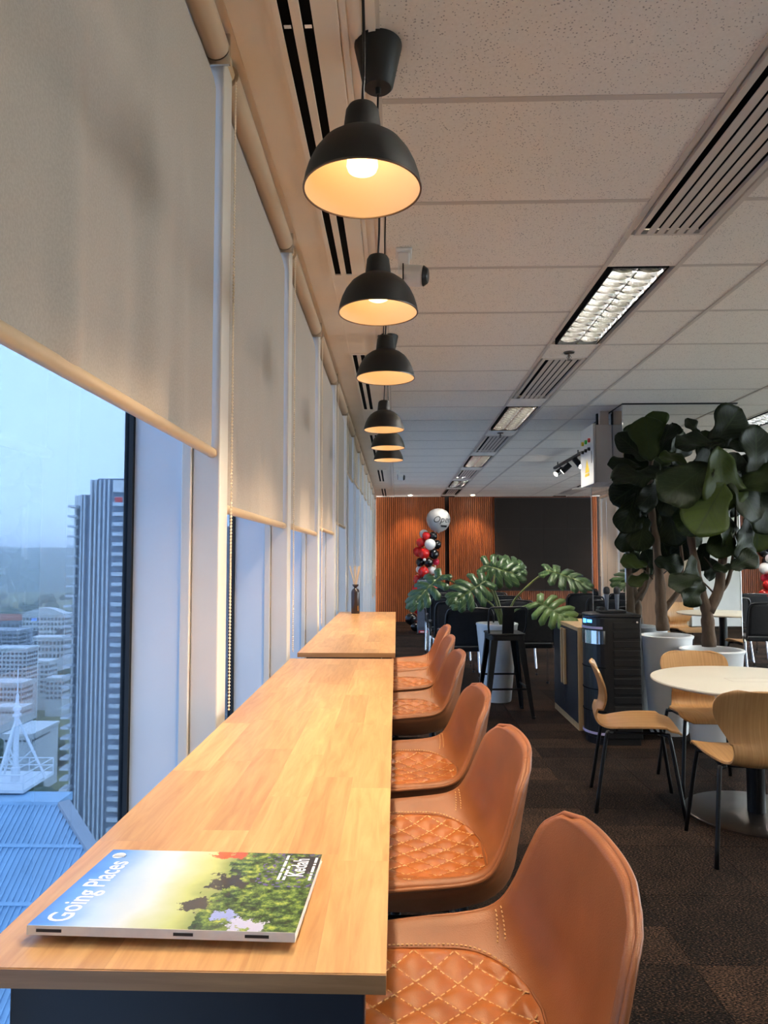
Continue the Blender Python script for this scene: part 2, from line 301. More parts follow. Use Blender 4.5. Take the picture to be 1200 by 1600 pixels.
class MB:
    def __init__(s): s.v = []; s.f = []; s.uv = None
    def add(s, vs, fs):
        o = len(s.v); s.v += [tuple(v) for v in vs]; s.f += [tuple(i+o for i in f) for f in fs]; return s
    def box(s, x0, x1, y0, y1, z0, z1):
        return s.add([(x0,y0,z0),(x1,y0,z0),(x1,y1,z0),(x0,y1,z0),(x0,y0,z1),(x1,y0,z1),(x1,y1,z1),(x0,y1,z1)],
                     [(0,3,2,1),(4,5,6,7),(0,1,5,4),(1,2,6,5),(2,3,7,6),(3,0,4,7)])
    def bar(s, a, b, w, h, up=(0,0,1)):
        a = Vector(a); b = Vector(b); d = (b-a).normalized(); up = Vector(up)
        r = d.cross(up)
        if r.length < 1e-5: r = d.cross(Vector((1,0,0)))
        r.normalize(); u = r.cross(d)
        vs = [p + r*sx*w/2 + u*sz*h/2 for p in (a, b) for sx, sz in ((-1,-1),(1,-1),(1,1),(-1,1))]
        return s.add(vs, [(0,1,2,3),(7,6,5,4),(0,4,5,1),(1,5,6,2),(2,6,7,3),(3,7,4,0)])
    def tube(s, pts, r, n=8, closed=False, caps=True):
        pts = [Vector(p) for p in pts]; m = len(pts)
        rad = r if isinstance(r, (list, tuple)) else [r]*m
        vs = []; prev = None
        for i, p in enumerate(pts):
            if closed: d = pts[(i+1) % m] - pts[i-1]
            else: d = pts[min(i+1, m-1)] - pts[max(i-1, 0)]
            d.normalize()
            if prev is None:
                a = d.cross(Vector((0,0,1)))
                if a.length < 1e-3: a = d.cross(Vector((1,0,0)))
            else: a = prev - d*prev.dot(d)
            a.normalize(); prev = a.copy(); b = d.cross(a)
            for k in range(n):
                an = 2*PI*k/n; vs.append(p + (a*math.cos(an) + b*math.sin(an))*rad[i])
        fs = []
        for i in range(m if closed else m-1):
            j = (i+1) % m
            for k in range(n): fs.append((i*n+k, i*n+(k+1) % n, j*n+(k+1) % n, j*n+k))
        if caps and not closed: fs += [tuple(range(n-1, -1, -1)), tuple((m-1)*n+k for k in range(n))]
        return s.add(vs, fs)
    def lathe(s, prof, n=32, c=(0,0,0), closed=False, caps=True):
        cx, cyy, cz = c; vs = []; m = len(prof)
        for r, z in prof:
            for k in range(n):
                a = 2*PI*k/n; vs.append((cx+r*math.cos(a), cyy+r*math.sin(a), cz+z))
        fs = []
        for i in range(m if closed else m-1):
            j = (i+1) % m
            for k in range(n): fs.append((i*n+k, i*n+(k+1) % n, j*n+(k+1) % n, j*n+k))
        if not closed and caps:
            if prof[0][0] > 1e-4: fs.append(tuple(range(n-1, -1, -1)))
            if prof[-1][0] > 1e-4: fs.append(tuple((m-1)*n+k for k in range(n)))
        return s.add(vs, fs)
    def sphere(s, c, r, n=12, m=8, sq=(1,1,1)):
        vs = []; fs = []
        for i in range(m+1):
            th = PI*i/m
            for k in range(n):
                a = 2*PI*k/n; vs.append((c[0]+r*sq[0]*math.sin(th)*math.cos(a), c[1]+r*sq[1]*math.sin(th)*math.sin(a), c[2]+r*sq[2]*math.cos(th)))
        for i in range(m):
            for k in range(n): fs.append((i*n+k, (i+1)*n+k, (i+1)*n+(k+1) % n, i*n+(k+1) % n))
        return s.add(vs, fs)
    def octa(s, c, r):
        x, y, z = c
        return s.add([(x+r,y,z),(x-r,y,z),(x,y+r,z),(x,y-r,z),(x,y,z+r),(x,y,z-r)], [(0,2,4),(2,1,4),(1,3,4),(3,0,4),(2,0,5),(1,2,5),(3,1,5),(0,3,5)])
    def grid(s, fn, nu, nv):
        vs = [fn(i/nu, j/nv) for i in range(nu+1) for j in range(nv+1)]
        fs = [(i*(nv+1)+j, (i+1)*(nv+1)+j, (i+1)*(nv+1)+j+1, i*(nv+1)+j+1) for i in range(nu) for j in range(nv)]
        return s.add(vs, fs)
    def prism(s, poly, z0, z1):
        n = len(poly)
        vs = [(x,y,z0) for x,y in poly] + [(x,y,z1) for x,y in poly]
        fs = [tuple(range(n-1,-1,-1)), tuple(range(n,2*n))] + [(i,(i+1)%n,n+(i+1)%n,n+i) for i in range(n)]
        return s.add(vs, fs)
    def xf(s, M):
        s.v = [tuple(M @ Vector(v)) for v in s.v]; return s
    def build(s, name, mat, parent=None, loc=None, smooth=False, bevel=0.0, solid=0.0, segs=2):
        me = bpy.data.meshes.new(name); me.from_pydata(s.v, [], s.f)
        bm = bmesh.new(); bm.from_mesh(me)
        if smooth: bmesh.ops.remove_doubles(bm, verts=bm.verts, dist=1e-6)
        bmesh.ops.recalc_face_normals(bm, faces=bm.faces); bm.to_mesh(me); bm.free()
        if smooth:
            me.polygons.foreach_set('use_smooth', [True]*len(me.polygons))
        me.materials.append(MAT[mat] if isinstance(mat, str) else mat)
        o = bpy.data.objects.new(name, me); COL.objects.link(o)
        if parent is not None: o.parent = parent
        if loc is not None: o.location = loc
        if bevel:
            b = o.modifiers.new('edge', 'BEVEL'); b.width = bevel; b.segments = segs; b.limit_method = 'ANGLE'; b.angle_limit = math.radians(40)
        if solid:
            d = o.modifiers.new('thick', 'SOLIDIFY'); d.thickness = solid; d.offset = 0
        return o

def auto_smooth(o, deg=40):
    me = o.data
    me.polygons.foreach_set('use_smooth', [True]*len(me.polygons))
    bm = bmesh.new(); bm.from_mesh(me)
    for e in bm.edges:
        if len(e.link_faces) == 2 and e.calc_face_angle(0) > math.radians(deg): e.smooth = False
    bm.to_mesh(me); bm.free(); return o

def tag(o, label=None, cat=None, group=None, kind=None):
    if label: o['label'] = label
    if cat: o['category'] = cat
    if group: o['group'] = group
    if kind: o['kind'] = kind
    return o

def thing(name, label, cat, loc=(0,0,0), rz=0.0, group=None):
    o = bpy.data.objects.new(name, None); COL.objects.link(o); o.empty_display_size = 0.1
    o.location = loc; o.rotation_euler = (0, 0, rz)
    return tag(o, label, cat, group)

def struct(name, loc=(0,0,0)):
    o = bpy.data.objects.new(name, None); COL.objects.link(o); o.location = loc; o['kind'] = 'structure'; return o

def clean(n): return n.rsplit('.', 1)[0] if n[-4:-3] == '.' and n[-3:].isdigit() else n

def dup(root, loc, rz, label=None, group=None):
    r = root.copy(); r.name = clean(root.name); COL.objects.link(r); r.location = loc; r.rotation_euler = (0, 0, rz)
    if label: r['label'] = label
    if group: r['group'] = group
    for ch in list(root.children):
        c = ch.copy(); COL.objects.link(c); c.parent = r
        for g in list(ch.children):
            d = g.copy(); COL.objects.link(d); d.parent = c
    return r

def share(src, name, parent=None, loc=None, rot=None, scale=None):
    o = bpy.data.objects.new(name, src.data); COL.objects.link(o)
    for md in src.modifiers:
        n = o.modifiers.new(md.name, md.type)
        if md.type == 'BEVEL': n.width = md.width; n.segments = md.segments; n.limit_method = md.limit_method; n.angle_limit = md.angle_limit
        if md.type == 'SOLIDIFY': n.thickness = md.thickness; n.offset = md.offset
    if parent is not None: o.parent = parent
    if loc is not None: o.location = loc
    if rot is not None: o.rotation_euler = rot
    if scale is not None: o.scale = scale
    return o

def text_mesh(name, txt, size, mat, parent, M, extrude=0.0, shear=0.0, weight=0.0, map_fn=None, sx=1.0):
    cu = bpy.data.curves.new(name+'_curve', 'FONT'); cu.body = txt; cu.size = size; cu.extrude = extrude; cu.shear = shear; cu.offset = weight
    cu.align_x = 'CENTER'; cu.align_y = 'CENTER'; cu.resolution_u = 3
    tmp = bpy.data.objects.new('tmp_text', cu); COL.objects.link(tmp)
    dg = bpy.context.evaluated_depsgraph_get(); me = bpy.data.meshes.new_from_object(tmp.evaluated_get(dg))
    bpy.data.objects.remove(tmp); bpy.data.curves.remove(cu)
    for v in me.vertices:
        p = Vector((v.co.x*sx, v.co.y, v.co.z))
        v.co = map_fn(p) if map_fn else M @ p
    me.name = name; me.materials.clear(); me.materials.append(MAT[mat])
    o = bpy.data.objects.new(name, me); COL.objects.link(o)
    if parent is not None: o.parent = parent
    return o

ORD = ['nearest', 'second nearest', 'third nearest', 'fourth nearest', 'fifth nearest', 'sixth nearest', 'seventh nearest', 'eighth nearest', 'ninth nearest', 'tenth nearest', 'eleventh nearest', 'twelfth nearest', 'thirteenth nearest', 'fourteenth nearest', 'fifteenth nearest', 'sixteenth nearest']

# ================================================================== THE ROOM
ZC = 2.70            # ceiling height
YB, YF = -2.4, 15.4  # wall behind the viewer, slatted wall at the far end
XR = 8.6
# ---- floor: carpet tiles
floor = tag(MB().box(-0.70, XR, YB, YF, -0.12, -0.012).build('floor', 'carpet'), kind='structure')
ctile = MB().box(0.001, 0.499, 0.001, 0.499, -0.012, 0.0).build('carpet_tile', 'carpet', floor, bevel=0.0)
ctile.location = (0, 1.0, 0)
field = MB()
first = True
for i in range(-2, 18):
    for j in range(-5, 31):
        x0, y0 = i*0.5, j*0.5
        if 0 <= i <= 8 and 2 <= j <= 19:
            if (i, j) == (0, 2): continue
            share(ctile, 'carpet_tile', floor, (x0, y0, 0))
        else:
            xa, xb = max(x0, -0.70), min(x0+0.5, XR); ya, yb = max(y0, YB), min(y0+0.5, YF)
            if xb-xa > 0.01 and yb-ya > 0.01: field.box(xa+0.001, xb-0.001, ya+0.001, yb-0.001, -0.012, 0.0)
tag(field.build('carpet_field', 'carpet', floor), kind='stuff')

# ---- ceiling
ceiling = tag(MB().box(-0.05, XR, YB, YF, ZC+0.10, ZC+0.18).build('ceiling', 'plaster'), kind='structure')
XL = [-0.05, 0.955, 1.285, 1.672, 2.88, 3.355, 3.685, 4.072, 5.28, 5.755, 6.085, 6.47, 7.68, XR]
STRIPS = [(0.955, 1.285), (3.355, 3.685), (5.755, 6.085)]
tiles = {}
tfield = MB()
for a, b in zip(XL[:-1], XL[1:]):
    if (a, b) in STRIPS: continue
    w = round(b-a, 3)
    for k in range(-8, 23):
        y0 = 2.0 + 0.6*k; y1 = min(y0+0.6, YF); y0 = max(y0, YB)
        if y1-y0 < 0.02: continue
        if -2 <= k <= 12 and a < 5 and y1-y0 > 0.59:
            if w not in tiles:
                tiles[w] = MB().box(0.009, w-0.009, 0.009, 0.591, ZC, ZC+0.018).build('ceiling_tile', 'tile', ceiling, (a, y0, 0))
            else: share(tiles[w], 'ceiling_tile', ceiling, (a, y0, 0))
        else: tfield.box(a+0.009, b-0.009, y0+0.009, y1-0.009, ZC, ZC+0.018)
tag(tfield.build('ceiling_tile_field', 'tile', ceiling), kind='stuff')
for x in XL[:-1]:
    MB().box(x-0.011, x+0.011, YB, YF, ZC-0.003, ZC+0.03).build('grid_bar', 'grid_paint', ceiling)
segs = [(-0.05, 0.955), (1.285, 3.355), (3.685, 5.755), (6.085, XR)]
cross = {}
for k in range(-8, 23):
    y = 2.0 + 0.6*k
    if y < YB+0.05 or y > YF-0.05: continue
    for a, b in segs:
        if (a, b) not in cross: cross[(a, b)] = MB().box(a+0.012, b-0.012, -0.011, 0.011, ZC-0.002, ZC+0.03).build('grid_bar', 'grid_paint', ceiling, (0, y, 0))
        else: share(cross[(a, b)], 'grid_bar', ceiling, (0, y, 0))
# filler boards in the service strips between lights and vents
for a, b in STRIPS:
    for k in range(-2, 5):
        for y0, y1 in ((2.885+3*k, 3.205+3*k), (4.385+3*k, 4.695+3*k)):
            y0 = max(y0, YB); y1 = min(y1, YF)
            if y1 > y0: MB().box(a+0.011, b-0.011, y0, y1, ZC, ZC+0.02).build('filler_tile', 'tile', ceiling)

# ---- soffit along the window wall with stepped trims
sof = MB()
sof.box(-0.41, -0.30, YB, YF, ZC, ZC+0.10).box(-0.30, -0.05, YB, YF, ZC+0.002, ZC+0.10)
soffit = tag(sof.build('trim_1', 'plaster'), kind='structure')
for x0, x1, d in ((-0.135, -0.120, 0.006), (-0.100, -0.085, 0.005), (-0.068, -0.05, 0.008)):
    MB().box(x0, x1, YB, YF, ZC-d, ZC+0.02).build('trim_strip', 'plaster', soffit)
# recess above the blinds
tag(MB().box(-0.75, -0.412, YB, YF, ZC+0.004, ZC+0.10).build('trim_2', 'plaster'), kind='structure')

# ---- far wall with vertical slats
wf = tag(MB().box(-0.75, XR, YF+0.06, YF+0.20, -0.05, ZC+0.12).build('wall_front', 'slat_gap'), kind='structure')
sl = MB(); x = -0.44
while x < XR:
    if not (1.06 < x < 1.13): sl.box(x, x+0.031, YF, YF+0.062, 0.0, ZC-0.005)
    x += 0.043
tag(sl.build('wall_slats', 'slat_wood', wf), kind='stuff')
# ---- walls out of view (seen in the mirror); right-hand windows added to let daylight in
def added_windows(prefix_n, horizontal, fixed, spans, z0=0.25, z1=2.45):
    n = prefix_n
    for a, b in spans:
        w = struct('window_%d' % n); n += 1
        def bx(p0, p1, q0, q1, zz0, zz1):
            return MB().box(p0, p1, fixed+q0, fixed+q1, zz0, zz1) if horizontal else MB().box(fixed+q0, fixed+q1, p0, p1, zz0, zz1)
        bx(a, b, -0.003, 0.003, z0, z1).build('pane', 'clear_glass', w)
        for p0, p1, zz0, zz1 in ((a, a+0.05, z0, z1), (b-0.05, b, z0, z1), (a, b, z0-0.05, z0), (a, b, z1, z1+0.05)):
            bx(p0, p1, -0.05, 0.05, zz0, zz1).build('frame_bar', 'frame_white', w)
    return n
wbm = MB().box(-0.75, XR, YB-0.15, YB, -0.05, ZC+0.12)
wb = tag(wbm.build('wall_back', 'beige_wall'), kind='structure')
nw = 20
for k in range(3):
    MB().box(4.3+k*0.5, 4.78+k*0.5, YB, YB+0.03, 0.0, ZC-0.02).build('wood_panel', 'brown_panel', wb, bevel=0.004)
wrm = MB().box(XR, XR+0.15, YB, YF+0.2, -0.05, 0.08).box(XR, XR+0.15, YB, YF+0.2, 2.64, ZC+0.12).box(XR, XR+0.15, YB, -1.0, 0.08, 2.64).box(XR, XR+0.15, 12.8, YF+0.2, 0.08, 2.64)
wr = tag(wrm.build('wall_right', 'beige_wall'), kind='structure')
nw = added_windows(nw, False, XR+0.07, [(-1.0+1.38*k, -1.0+1.38*(k+1)) for k in range(10)], 0.13, 2.59)  # unseen window band, added to brighten the room with daylight
tag(MB().box(5.95, 5.99, YB, YB+0.05, 0, 2.3).box(6.95, 6.99, YB, YB+0.05, 0, 2.3).box(5.95, 6.99, YB, YB+0.05, 2.3, 2.34).box(5.99, 6.95, YB, YB+0.03, 0, 2.3).build('door_1', 'white_paint'), kind='structure')

# ================================================================== WINDOW WALL
PITCHW = 1.112; Y0W = 1.74
proto = None
for n in range(-3, 13):
    y = Y0W + PITCHW*n
    w = struct('window_%d' % (n+4), (0, y, 0))
    if proto is None:
        proto = []
        proto.append(MB().box(-0.505, -0.437, 0.0, 0.085, 0.0, ZC+0.003).build('post', 'frame_white', w, bevel=0.004))
        proto.append(MB().box(-0.530, -0.506, -0.010, 0.095, 0.0, ZC+0.003).build('frame_strip', 'frame_white', w, bevel=0.003))
        proto.append(MB().box(-0.650, -0.532, 0.0, 0.085, 0.0, ZC+0.003).build('reveal_panel', 'fin_white', w))
        proto.append(MB().box(-0.672, -0.651, -0.012, 0.097, 0.0, ZC+0.003).build('gasket', 'gasket', w))
        proto.append(MB().box(-0.667, -0.661, 0.097-PITCHW, -0.012, 0.04, ZC+0.003).build('pane', 'glass', w))
        proto.append(MB().box(-0.68, -0.50, 0.097-PITCHW, -0.012, -0.02, 0.04).build('sill', 'frame_white', w))
    else:
        for p in proto: share(p, clean(p.name), w)

# ---- roller blinds
HEMS = {-2: 1.66, -1: 1.65, 0: 1.630, 1: 1.500, 2: 1.505, 3: 1.545, 4: 1.635, 5: 2.16, 6: 2.20, 7: 2.23, 8: 2.24, 9: 2.25, 10: 2.25, 11: 0.62, 12: 0.62}
LAB = {0: 'large beige roller blind nearest the viewer, rippled, hem just above the glass', 1: 'beige roller blind at the second window, hem lower than the first',
       2: 'beige roller blind at the third window from the near end', 3: 'beige roller blind at the fourth window from the near end', 4: 'beige roller blind at the fifth window, hem slightly raised'}
chain_proto = None; bracket_proto = None; tube_proto = None; hem_proto = None
random.seed(4)
for n in range(-2, 13):
    ya = Y0W + PITCHW*(n-1) + 0.092; yb = Y0W + PITCHW*n - 0.018
    L_ = yb-ya; zb = HEMS[n]
    lab = LAB.get(n, 'short beige roller blind drawn up high, %s' % (('window %s' % ORD[n]) if n >= 5 else ''))
    if n < 0: lab = 'beige roller blind at a window beside the viewer, outside the left edge' if n == -1 else 'beige roller blind at a window behind the viewer'
    if n >= 5: lab = 'raised roller blind, %s of the short ones beyond the long blinds' % ['first', 'second', 'third', 'fourth', 'fifth', 'sixth', 'seventh', 'eighth'][n-5]
    if n >= 11: lab = 'beige roller blind drawn far down %s' % ('one window before the slatted wall' if n == 11 else 'in the corner by the slatted wall')
    t = thing('roller_blind', lab, 'blind', (-0.455, ya, 0), 0, 'roller blinds along the windows')
    if tube_proto is None:
        tp = MB(); tp.tube([(0, 0, 2.665), (0, L_, 2.665)], 0.033, 20); tube_proto = auto_smooth(tp.build('roller_tube', 'roller', t))
    else: share(tube_proto, 'roller_tube', t)
    ph = [random.uniform(0, 6.28) for _ in range(5)]; amp = {0: 1.0, 1: 0.5, 2: 0.3}.get(n, 0.25)
    def fab(i, j, ya=ya, zb=zb, ph=ph, L_=L_, amp=amp):
        yy = j*L_; zz = 2.645 + (zb-2.645)*i
        r = amp*(0.15+0.85*i**1.4)*math.sin(min(1, (1-j)*5)*PI/2)
        xo = 0.0125*r*(math.sin(17*yy+ph[0]+1.0*i)+0.6*math.sin(33*yy+ph[1]-1.2*i)+0.3*math.sin(58*yy+ph[2])) * (1 if i < 0.985 else 0.3)
        return (-0.026*max(0, 1-i*14) + xo, yy + 0.004, zz)
    MB().grid(fab, 36, 96 if n in (0, 1) else 40).build('fabric', 'blind', t, smooth=True)
    hb = MB().tube([(0, -0.002, 0), (0, L_+0.006, 0)], 0.0125, 14)
    hm = auto_smooth(hb.build('hem_bar', 'hem', t, (0, 0, zb)))
    e = MB().tube([(0, L_+0.006, 0), (0, L_+0.010, 0)], 0.0135, 14).build('end_cap', 'hem', hm)
    if bracket_proto is None:
        bracket_proto = MB().box(-0.035, 0.035, L_+0.002, L_+0.010, 2.62, 2.703).build('bracket', 'alu', t, bevel=0.002)
        ch = MB(); zz = 0.99
        while zz < 2.63:
            ch.octa((0.034, L_+0.075, zz), 0.0034); ch.octa((0.028, L_+0.102, zz+0.004), 0.0034); zz += 0.0085
        ch.tube([(0.034, L_+0.075, 0.99), (0.034, L_+0.075, 2.63)], 0.0007, 4).tube([(0.028, L_+0.102, 0.99), (0.028, L_+0.102, 2.63)], 0.0007, 4)
        chain_proto = ch.build('bead_chain', 'bead', t)
        chain_cap = MB().tube([(0, L_+0.012, 2.665), (0, L_+0.105, 2.665)], 0.024, 14).build('drive_clutch', 'hem', t)
    else:
        share(bracket_proto, 'bracket', t); share(chain_proto, 'bead_chain', t); share(chain_cap, 'drive_clutch', t)

# ---- slot diffusers in the soffit
for i, (y0, y1) in enumerate([(-1.44, 0.25), (1.56, 3.25), (4.56, 6.28), (7.58, 9.25), (10.62, 12.25), (13.5, 15.2)]):
    lb = ['twin-slot linear air diffuser in the soffit behind the viewer', 'long twin-slot linear air diffuser above the first pendant lamp', 'twin-slot linear air diffuser behind the third pendant lamp',
          'twin-slot linear air diffuser behind the fifth pendant lamp', 'twin-slot linear air diffuser second from the slatted wall', 'twin-slot linear air diffuser nearest the slatted wall'][i]
    t = thing('slot_diffuser', lb, 'vent', (0, y0, ZC), 0, 'slot diffusers in the window soffit')
    Ln = y1-y0
    MB().box(-0.285, -0.150, 0, Ln, -0.0015, 0.0015).build('backing', 'black_slot', t)
    for x0, x1 in ((-0.300, -0.283), (-0.256, -0.231), (-0.204, -0.140)):
        MB().box(x0, x1, 0, Ln, -0.008, -0.0016).build('rail', 'plaster', t, bevel=0.0015)
    for yy in (-0.012, Ln): MB().box(-0.300, -0.140, yy, yy+0.012, -0.008, -0.0016).build('end_plate', 'plaster', t)
    if i == 1:
        for x in (-0.278, -0.226): MB().box(x, x+0.018, 0.13, 0.142, -0.006, -0.0017).build('clip', 'alu', t)

# ---- recessed louvre lights and air vents in the strips
MAT['tube_glow'] = emis('fluorescent_tube', (255, 249, 238), TUBE_STRENGTH)
def make_light():
    t = thing('louvre_light', 'recessed louvre light', 'ceiling light', (0, 0, ZC), 0, 'recessed louvre lights')
    W, Ln = 0.258, 1.17
    MB().box(0, 0.006, 0, Ln, -0.004, 0.05).box(W-0.006, W, 0, Ln, -0.004, 0.05).box(0.006, W-0.006, 0, 0.006, -0.004, 0.05).box(0.006, W-0.006, Ln-0.006, Ln, -0.004, 0.05).build('frame', 'black_slot', t)
    MB().box(0.006, W-0.006, 0.006, Ln-0.006, 0.062, 0.066).build('reflector_pan', 'white_paint', t)
    for x in (W*0.27, W*0.73):
        MB().tube([(x, 0.03, 0.045), (x, Ln-0.03, 0.045)], 0.008, 8).build('fluorescent_tube', 'tube_glow', t, smooth=False)
    MB().box(W/2-0.004, W/2+0.004, 0.006, Ln-0.006, -0.002, 0.03).build('spine', 'alu', t)
    for x0, x1 in ((0.008, 0.022), (W-0.022, W-0.008)):
        sgn = 1 if x0 < 0.1 else -1
        xa = x0 if sgn > 0 else x1
        MB().add([(xa, 0.007, -0.003), (xa, Ln-0.007, -0.003), (xa+sgn*0.004, Ln-0.007, -0.003), (xa+sgn*0.004, 0.007, -0.003),
                  (xa, 0.007, 0.05), (xa, Ln-0.007, 0.05), (xa+sgn*0.002, Ln-0.007, 0.05), (xa+sgn*0.002, 0.007, 0.05)],
                 [(0,1,2,3),(4,7,6,5),(0,4,5,1),(3,2,6,7),(0,3,7,4),(1,5,6,2)]).build('side_reflector', 'alu', t)
    for s_ in (0, 1):
        x0, x1 = (0.014, W/2-0.005) if s_ == 0 else (W/2+0.005, W-0.014)
        for k in range(13):
            yc = 0.055 + k*(Ln-0.11)/12
            prof = [(-0.013, 0.034), (-0.006, 0.012), (-0.0015, -0.002), (0.0015, -0.002), (0.006, 0.012), (0.013, 0.034)]
            nX = 4; vs = []; fs = []
            for i in range(nX+1):
                f_ = i/nX; xx = x0+(x1-x0)*f_; dz = -0.010*math.sin(PI*f_)+0.006
                for (py, pz) in prof: vs.append((xx, yc+py, pz+dz*(1 if pz < 0 else 0)))
            m_ = len(prof)
            for i in range(nX):
                for j in range(m_): fs.append((i*m_+j, (i+1)*m_+j, (i+1)*m_+(j+1) % m_, i*m_+(j+1) % m_))
            if s_ == 0 and k == 0: bl = MB().add(vs, fs).build('louvre_blade', 'alu', t); bl0 = (x0, yc)
            else: share(bl, 'louvre_blade', t, (x0-bl0[0], yc-bl0[1], 0))
    return t
def make_vent():
    t = thing('ceiling_vent', 'ceiling air vent', 'vent', (0, 0, ZC), 0, 'slatted air vents in the ceiling strips')
    W, Ln = 0.258, 1.18
    MB().box(-0.012, 0.010, 0, Ln, -0.007, 0.01).box(W-0.010, W+0.012, 0, Ln, -0.007, 0.01).box(0.010, W-0.010, 0, 0.014, -0.007, 0.01).box(0.010, W-0.010, Ln-0.014, Ln, -0.007, 0.01).build('frame', 'vent_grey', t, bevel=0.001)
    MB().box(0.004, W-0.004, 0.004, Ln-0.004, 0.022, 0.026).build('backing', 'black_slot', t)
    MB().box(0.004, 0.008, 0.004, Ln-0.004, 0.0, 0.026).box(W-0.008, W-0.004, 0.004, Ln-0.004, 0, 0.026).build('inner_wall', 'black_slot', t)
    for k in range(5):
        xc = 0.010 + (W-0.02)*(k+1)/6
        v = [(xc-0.0145, -0.006), (xc+0.0145, -0.006), (xc+0.0145, -0.003), (xc+0.003, 0.012), (xc-0.001, 0.012), (xc-0.0145, -0.003)]
        vs = [(x_, yy, z_) for yy in (0.014, Ln-0.014) for x_, z_ in v]
        if k == 0: sl0 = MB().add(vs, [tuple(range(6)), tuple(range(11, 5, -1))] + [(i, (i+1) % 6, 6+(i+1) % 6, 6+i) for i in range(6)]).build('slat', 'vent_grey', t); x00 = xc
        else: share(sl0, 'slat', t, (xc-x00, 0, 0))
    return t
light0 = make_light(); vent0 = make_vent(); ul = uv_ = False
nth = ['nearest', 'second', 'third', 'fourth', 'fifth', 'sixth', 'seventh', 'eighth']
for si, (a, b) in enumerate(STRIPS):
    row = ['in the strip beside the pendants', 'in the strip right of the column', 'in the rightmost strip'][si]
    x = a + 0.036; y = -2.79 + 0.0; c1 = c2 = 0
    for k in range(-1, 5):
        yl = 3.21 + 3.0*k; yv = 1.70 + 3.0*k
        if yv > YB and yv+1.2 < YF:
            lb = 'slatted air vent %s, %s' % (row, nth[c2] if c2 == 0 else nth[c2]+' from the near end'); c2 += 1
            if not uv_: vent0.location = (x, yv, ZC); vent0['label'] = lb; uv_ = True
            else: dup(vent0, (x, yv, ZC), 0, lb)
        if yl+1.2 < YF and yl > YB:
            lb = 'recessed louvre light %s, %s' % (row, nth[c1] if c1 == 0 else nth[c1]+' from the near end'); c1 += 1
            if not ul: light0.location = (x, yl, ZC); light0['label'] = lb; ul = True
            else: dup(light0, (x, yl, ZC), 0, lb)
# last vent of each strip near the far wall
for si, (a, b) in enumerate(STRIPS[:1]):
    dup(vent0, (a+0.036, 13.70, ZC), 0, 'slatted air vent in the pendant-side strip closest to the slatted wall')

# ---- sprinklers
def make_sprinkler():
    t = thing('sprinkler', 'sprinkler', 'sprinkler', (0, 0, 0), 0, 'fire sprinklers in the ceiling strip')
    MB().lathe([(0.0, 0.0), (0.036, 0.0), (0.032, -0.008), (0.012, -0.010), (0.0, -0.010)][::-1], 20).build('escutcheon', 'steel_disc', t, smooth=True)
    MB().lathe([(0.006, -0.010), (0.006, -0.03), (0.003, -0.045)], 8).build('stem', 'steel_disc', t)
    MB().tube([(0.006, 0, -0.02), (0.014, 0, -0.034), (0.005, 0, -0.05)], 0.002, 6).tube([(-0.006, 0, -0.02), (-0.014, 0, -0.034), (-0.005, 0, -0.05)], 0.002, 6).build('yoke', 'steel_disc', t)
    MB().lathe([(0.014, -0.050), (0.014, -0.053)], 12).build('deflector', 'steel_disc', t)
    return t
s0 = make_sprinkler(); s0.location = (1.12, 4.56, ZC); s0['label'] = 'fire sprinkler between the nearest louvre light and the second vent'
dup(s0, (1.11, 7.52, ZC), 0, 'fire sprinkler between the second louvre light and the third vent')

# ---- small ceiling cameras beside the pendants
def make_cam():
    t = thing('ceiling_camera', 'ceiling camera', 'camera', (0, 0, 0), 0, 'ceiling cameras')
    MB().box(-0.035, 0.035, -0.05, 0.05, -0.012, 0).build('mount_plate', 'white_paint', t, bevel=0.004)
    MB().box(-0.025, 0.025, -0.03, 0.03, -0.09, -0.012).build('bracket', 'white_paint', t, bevel=0.006)
    b = MB().tube([(0.0, -0.005, -0.105), (0.085, -0.02, -0.115)], [0.045, 0.045], 24).build('housing', 'white_paint', t, bevel=0.008)
    MB().tube([(0.083, -0.02, -0.115), (0.105, -0.024, -0.117)], [0.046, 0.030], 24).build('lens_cover', 'black_plastic', b, bevel=0.004)
    MB().box(-0.006, -0.001, -0.05, -0.036, -0.15, -0.07).build('side_slot', 'black_slot', b)
    return t
c0 = make_cam(); c0.location = (0.035, 3.02, ZC-0.002); c0['label'] = 'white ceiling camera partly behind the second pendant lamp'
dup(c0, (0.03, 10.7, ZC-0.002), 0, 'white ceiling camera far back beyond the last pendant lamp')

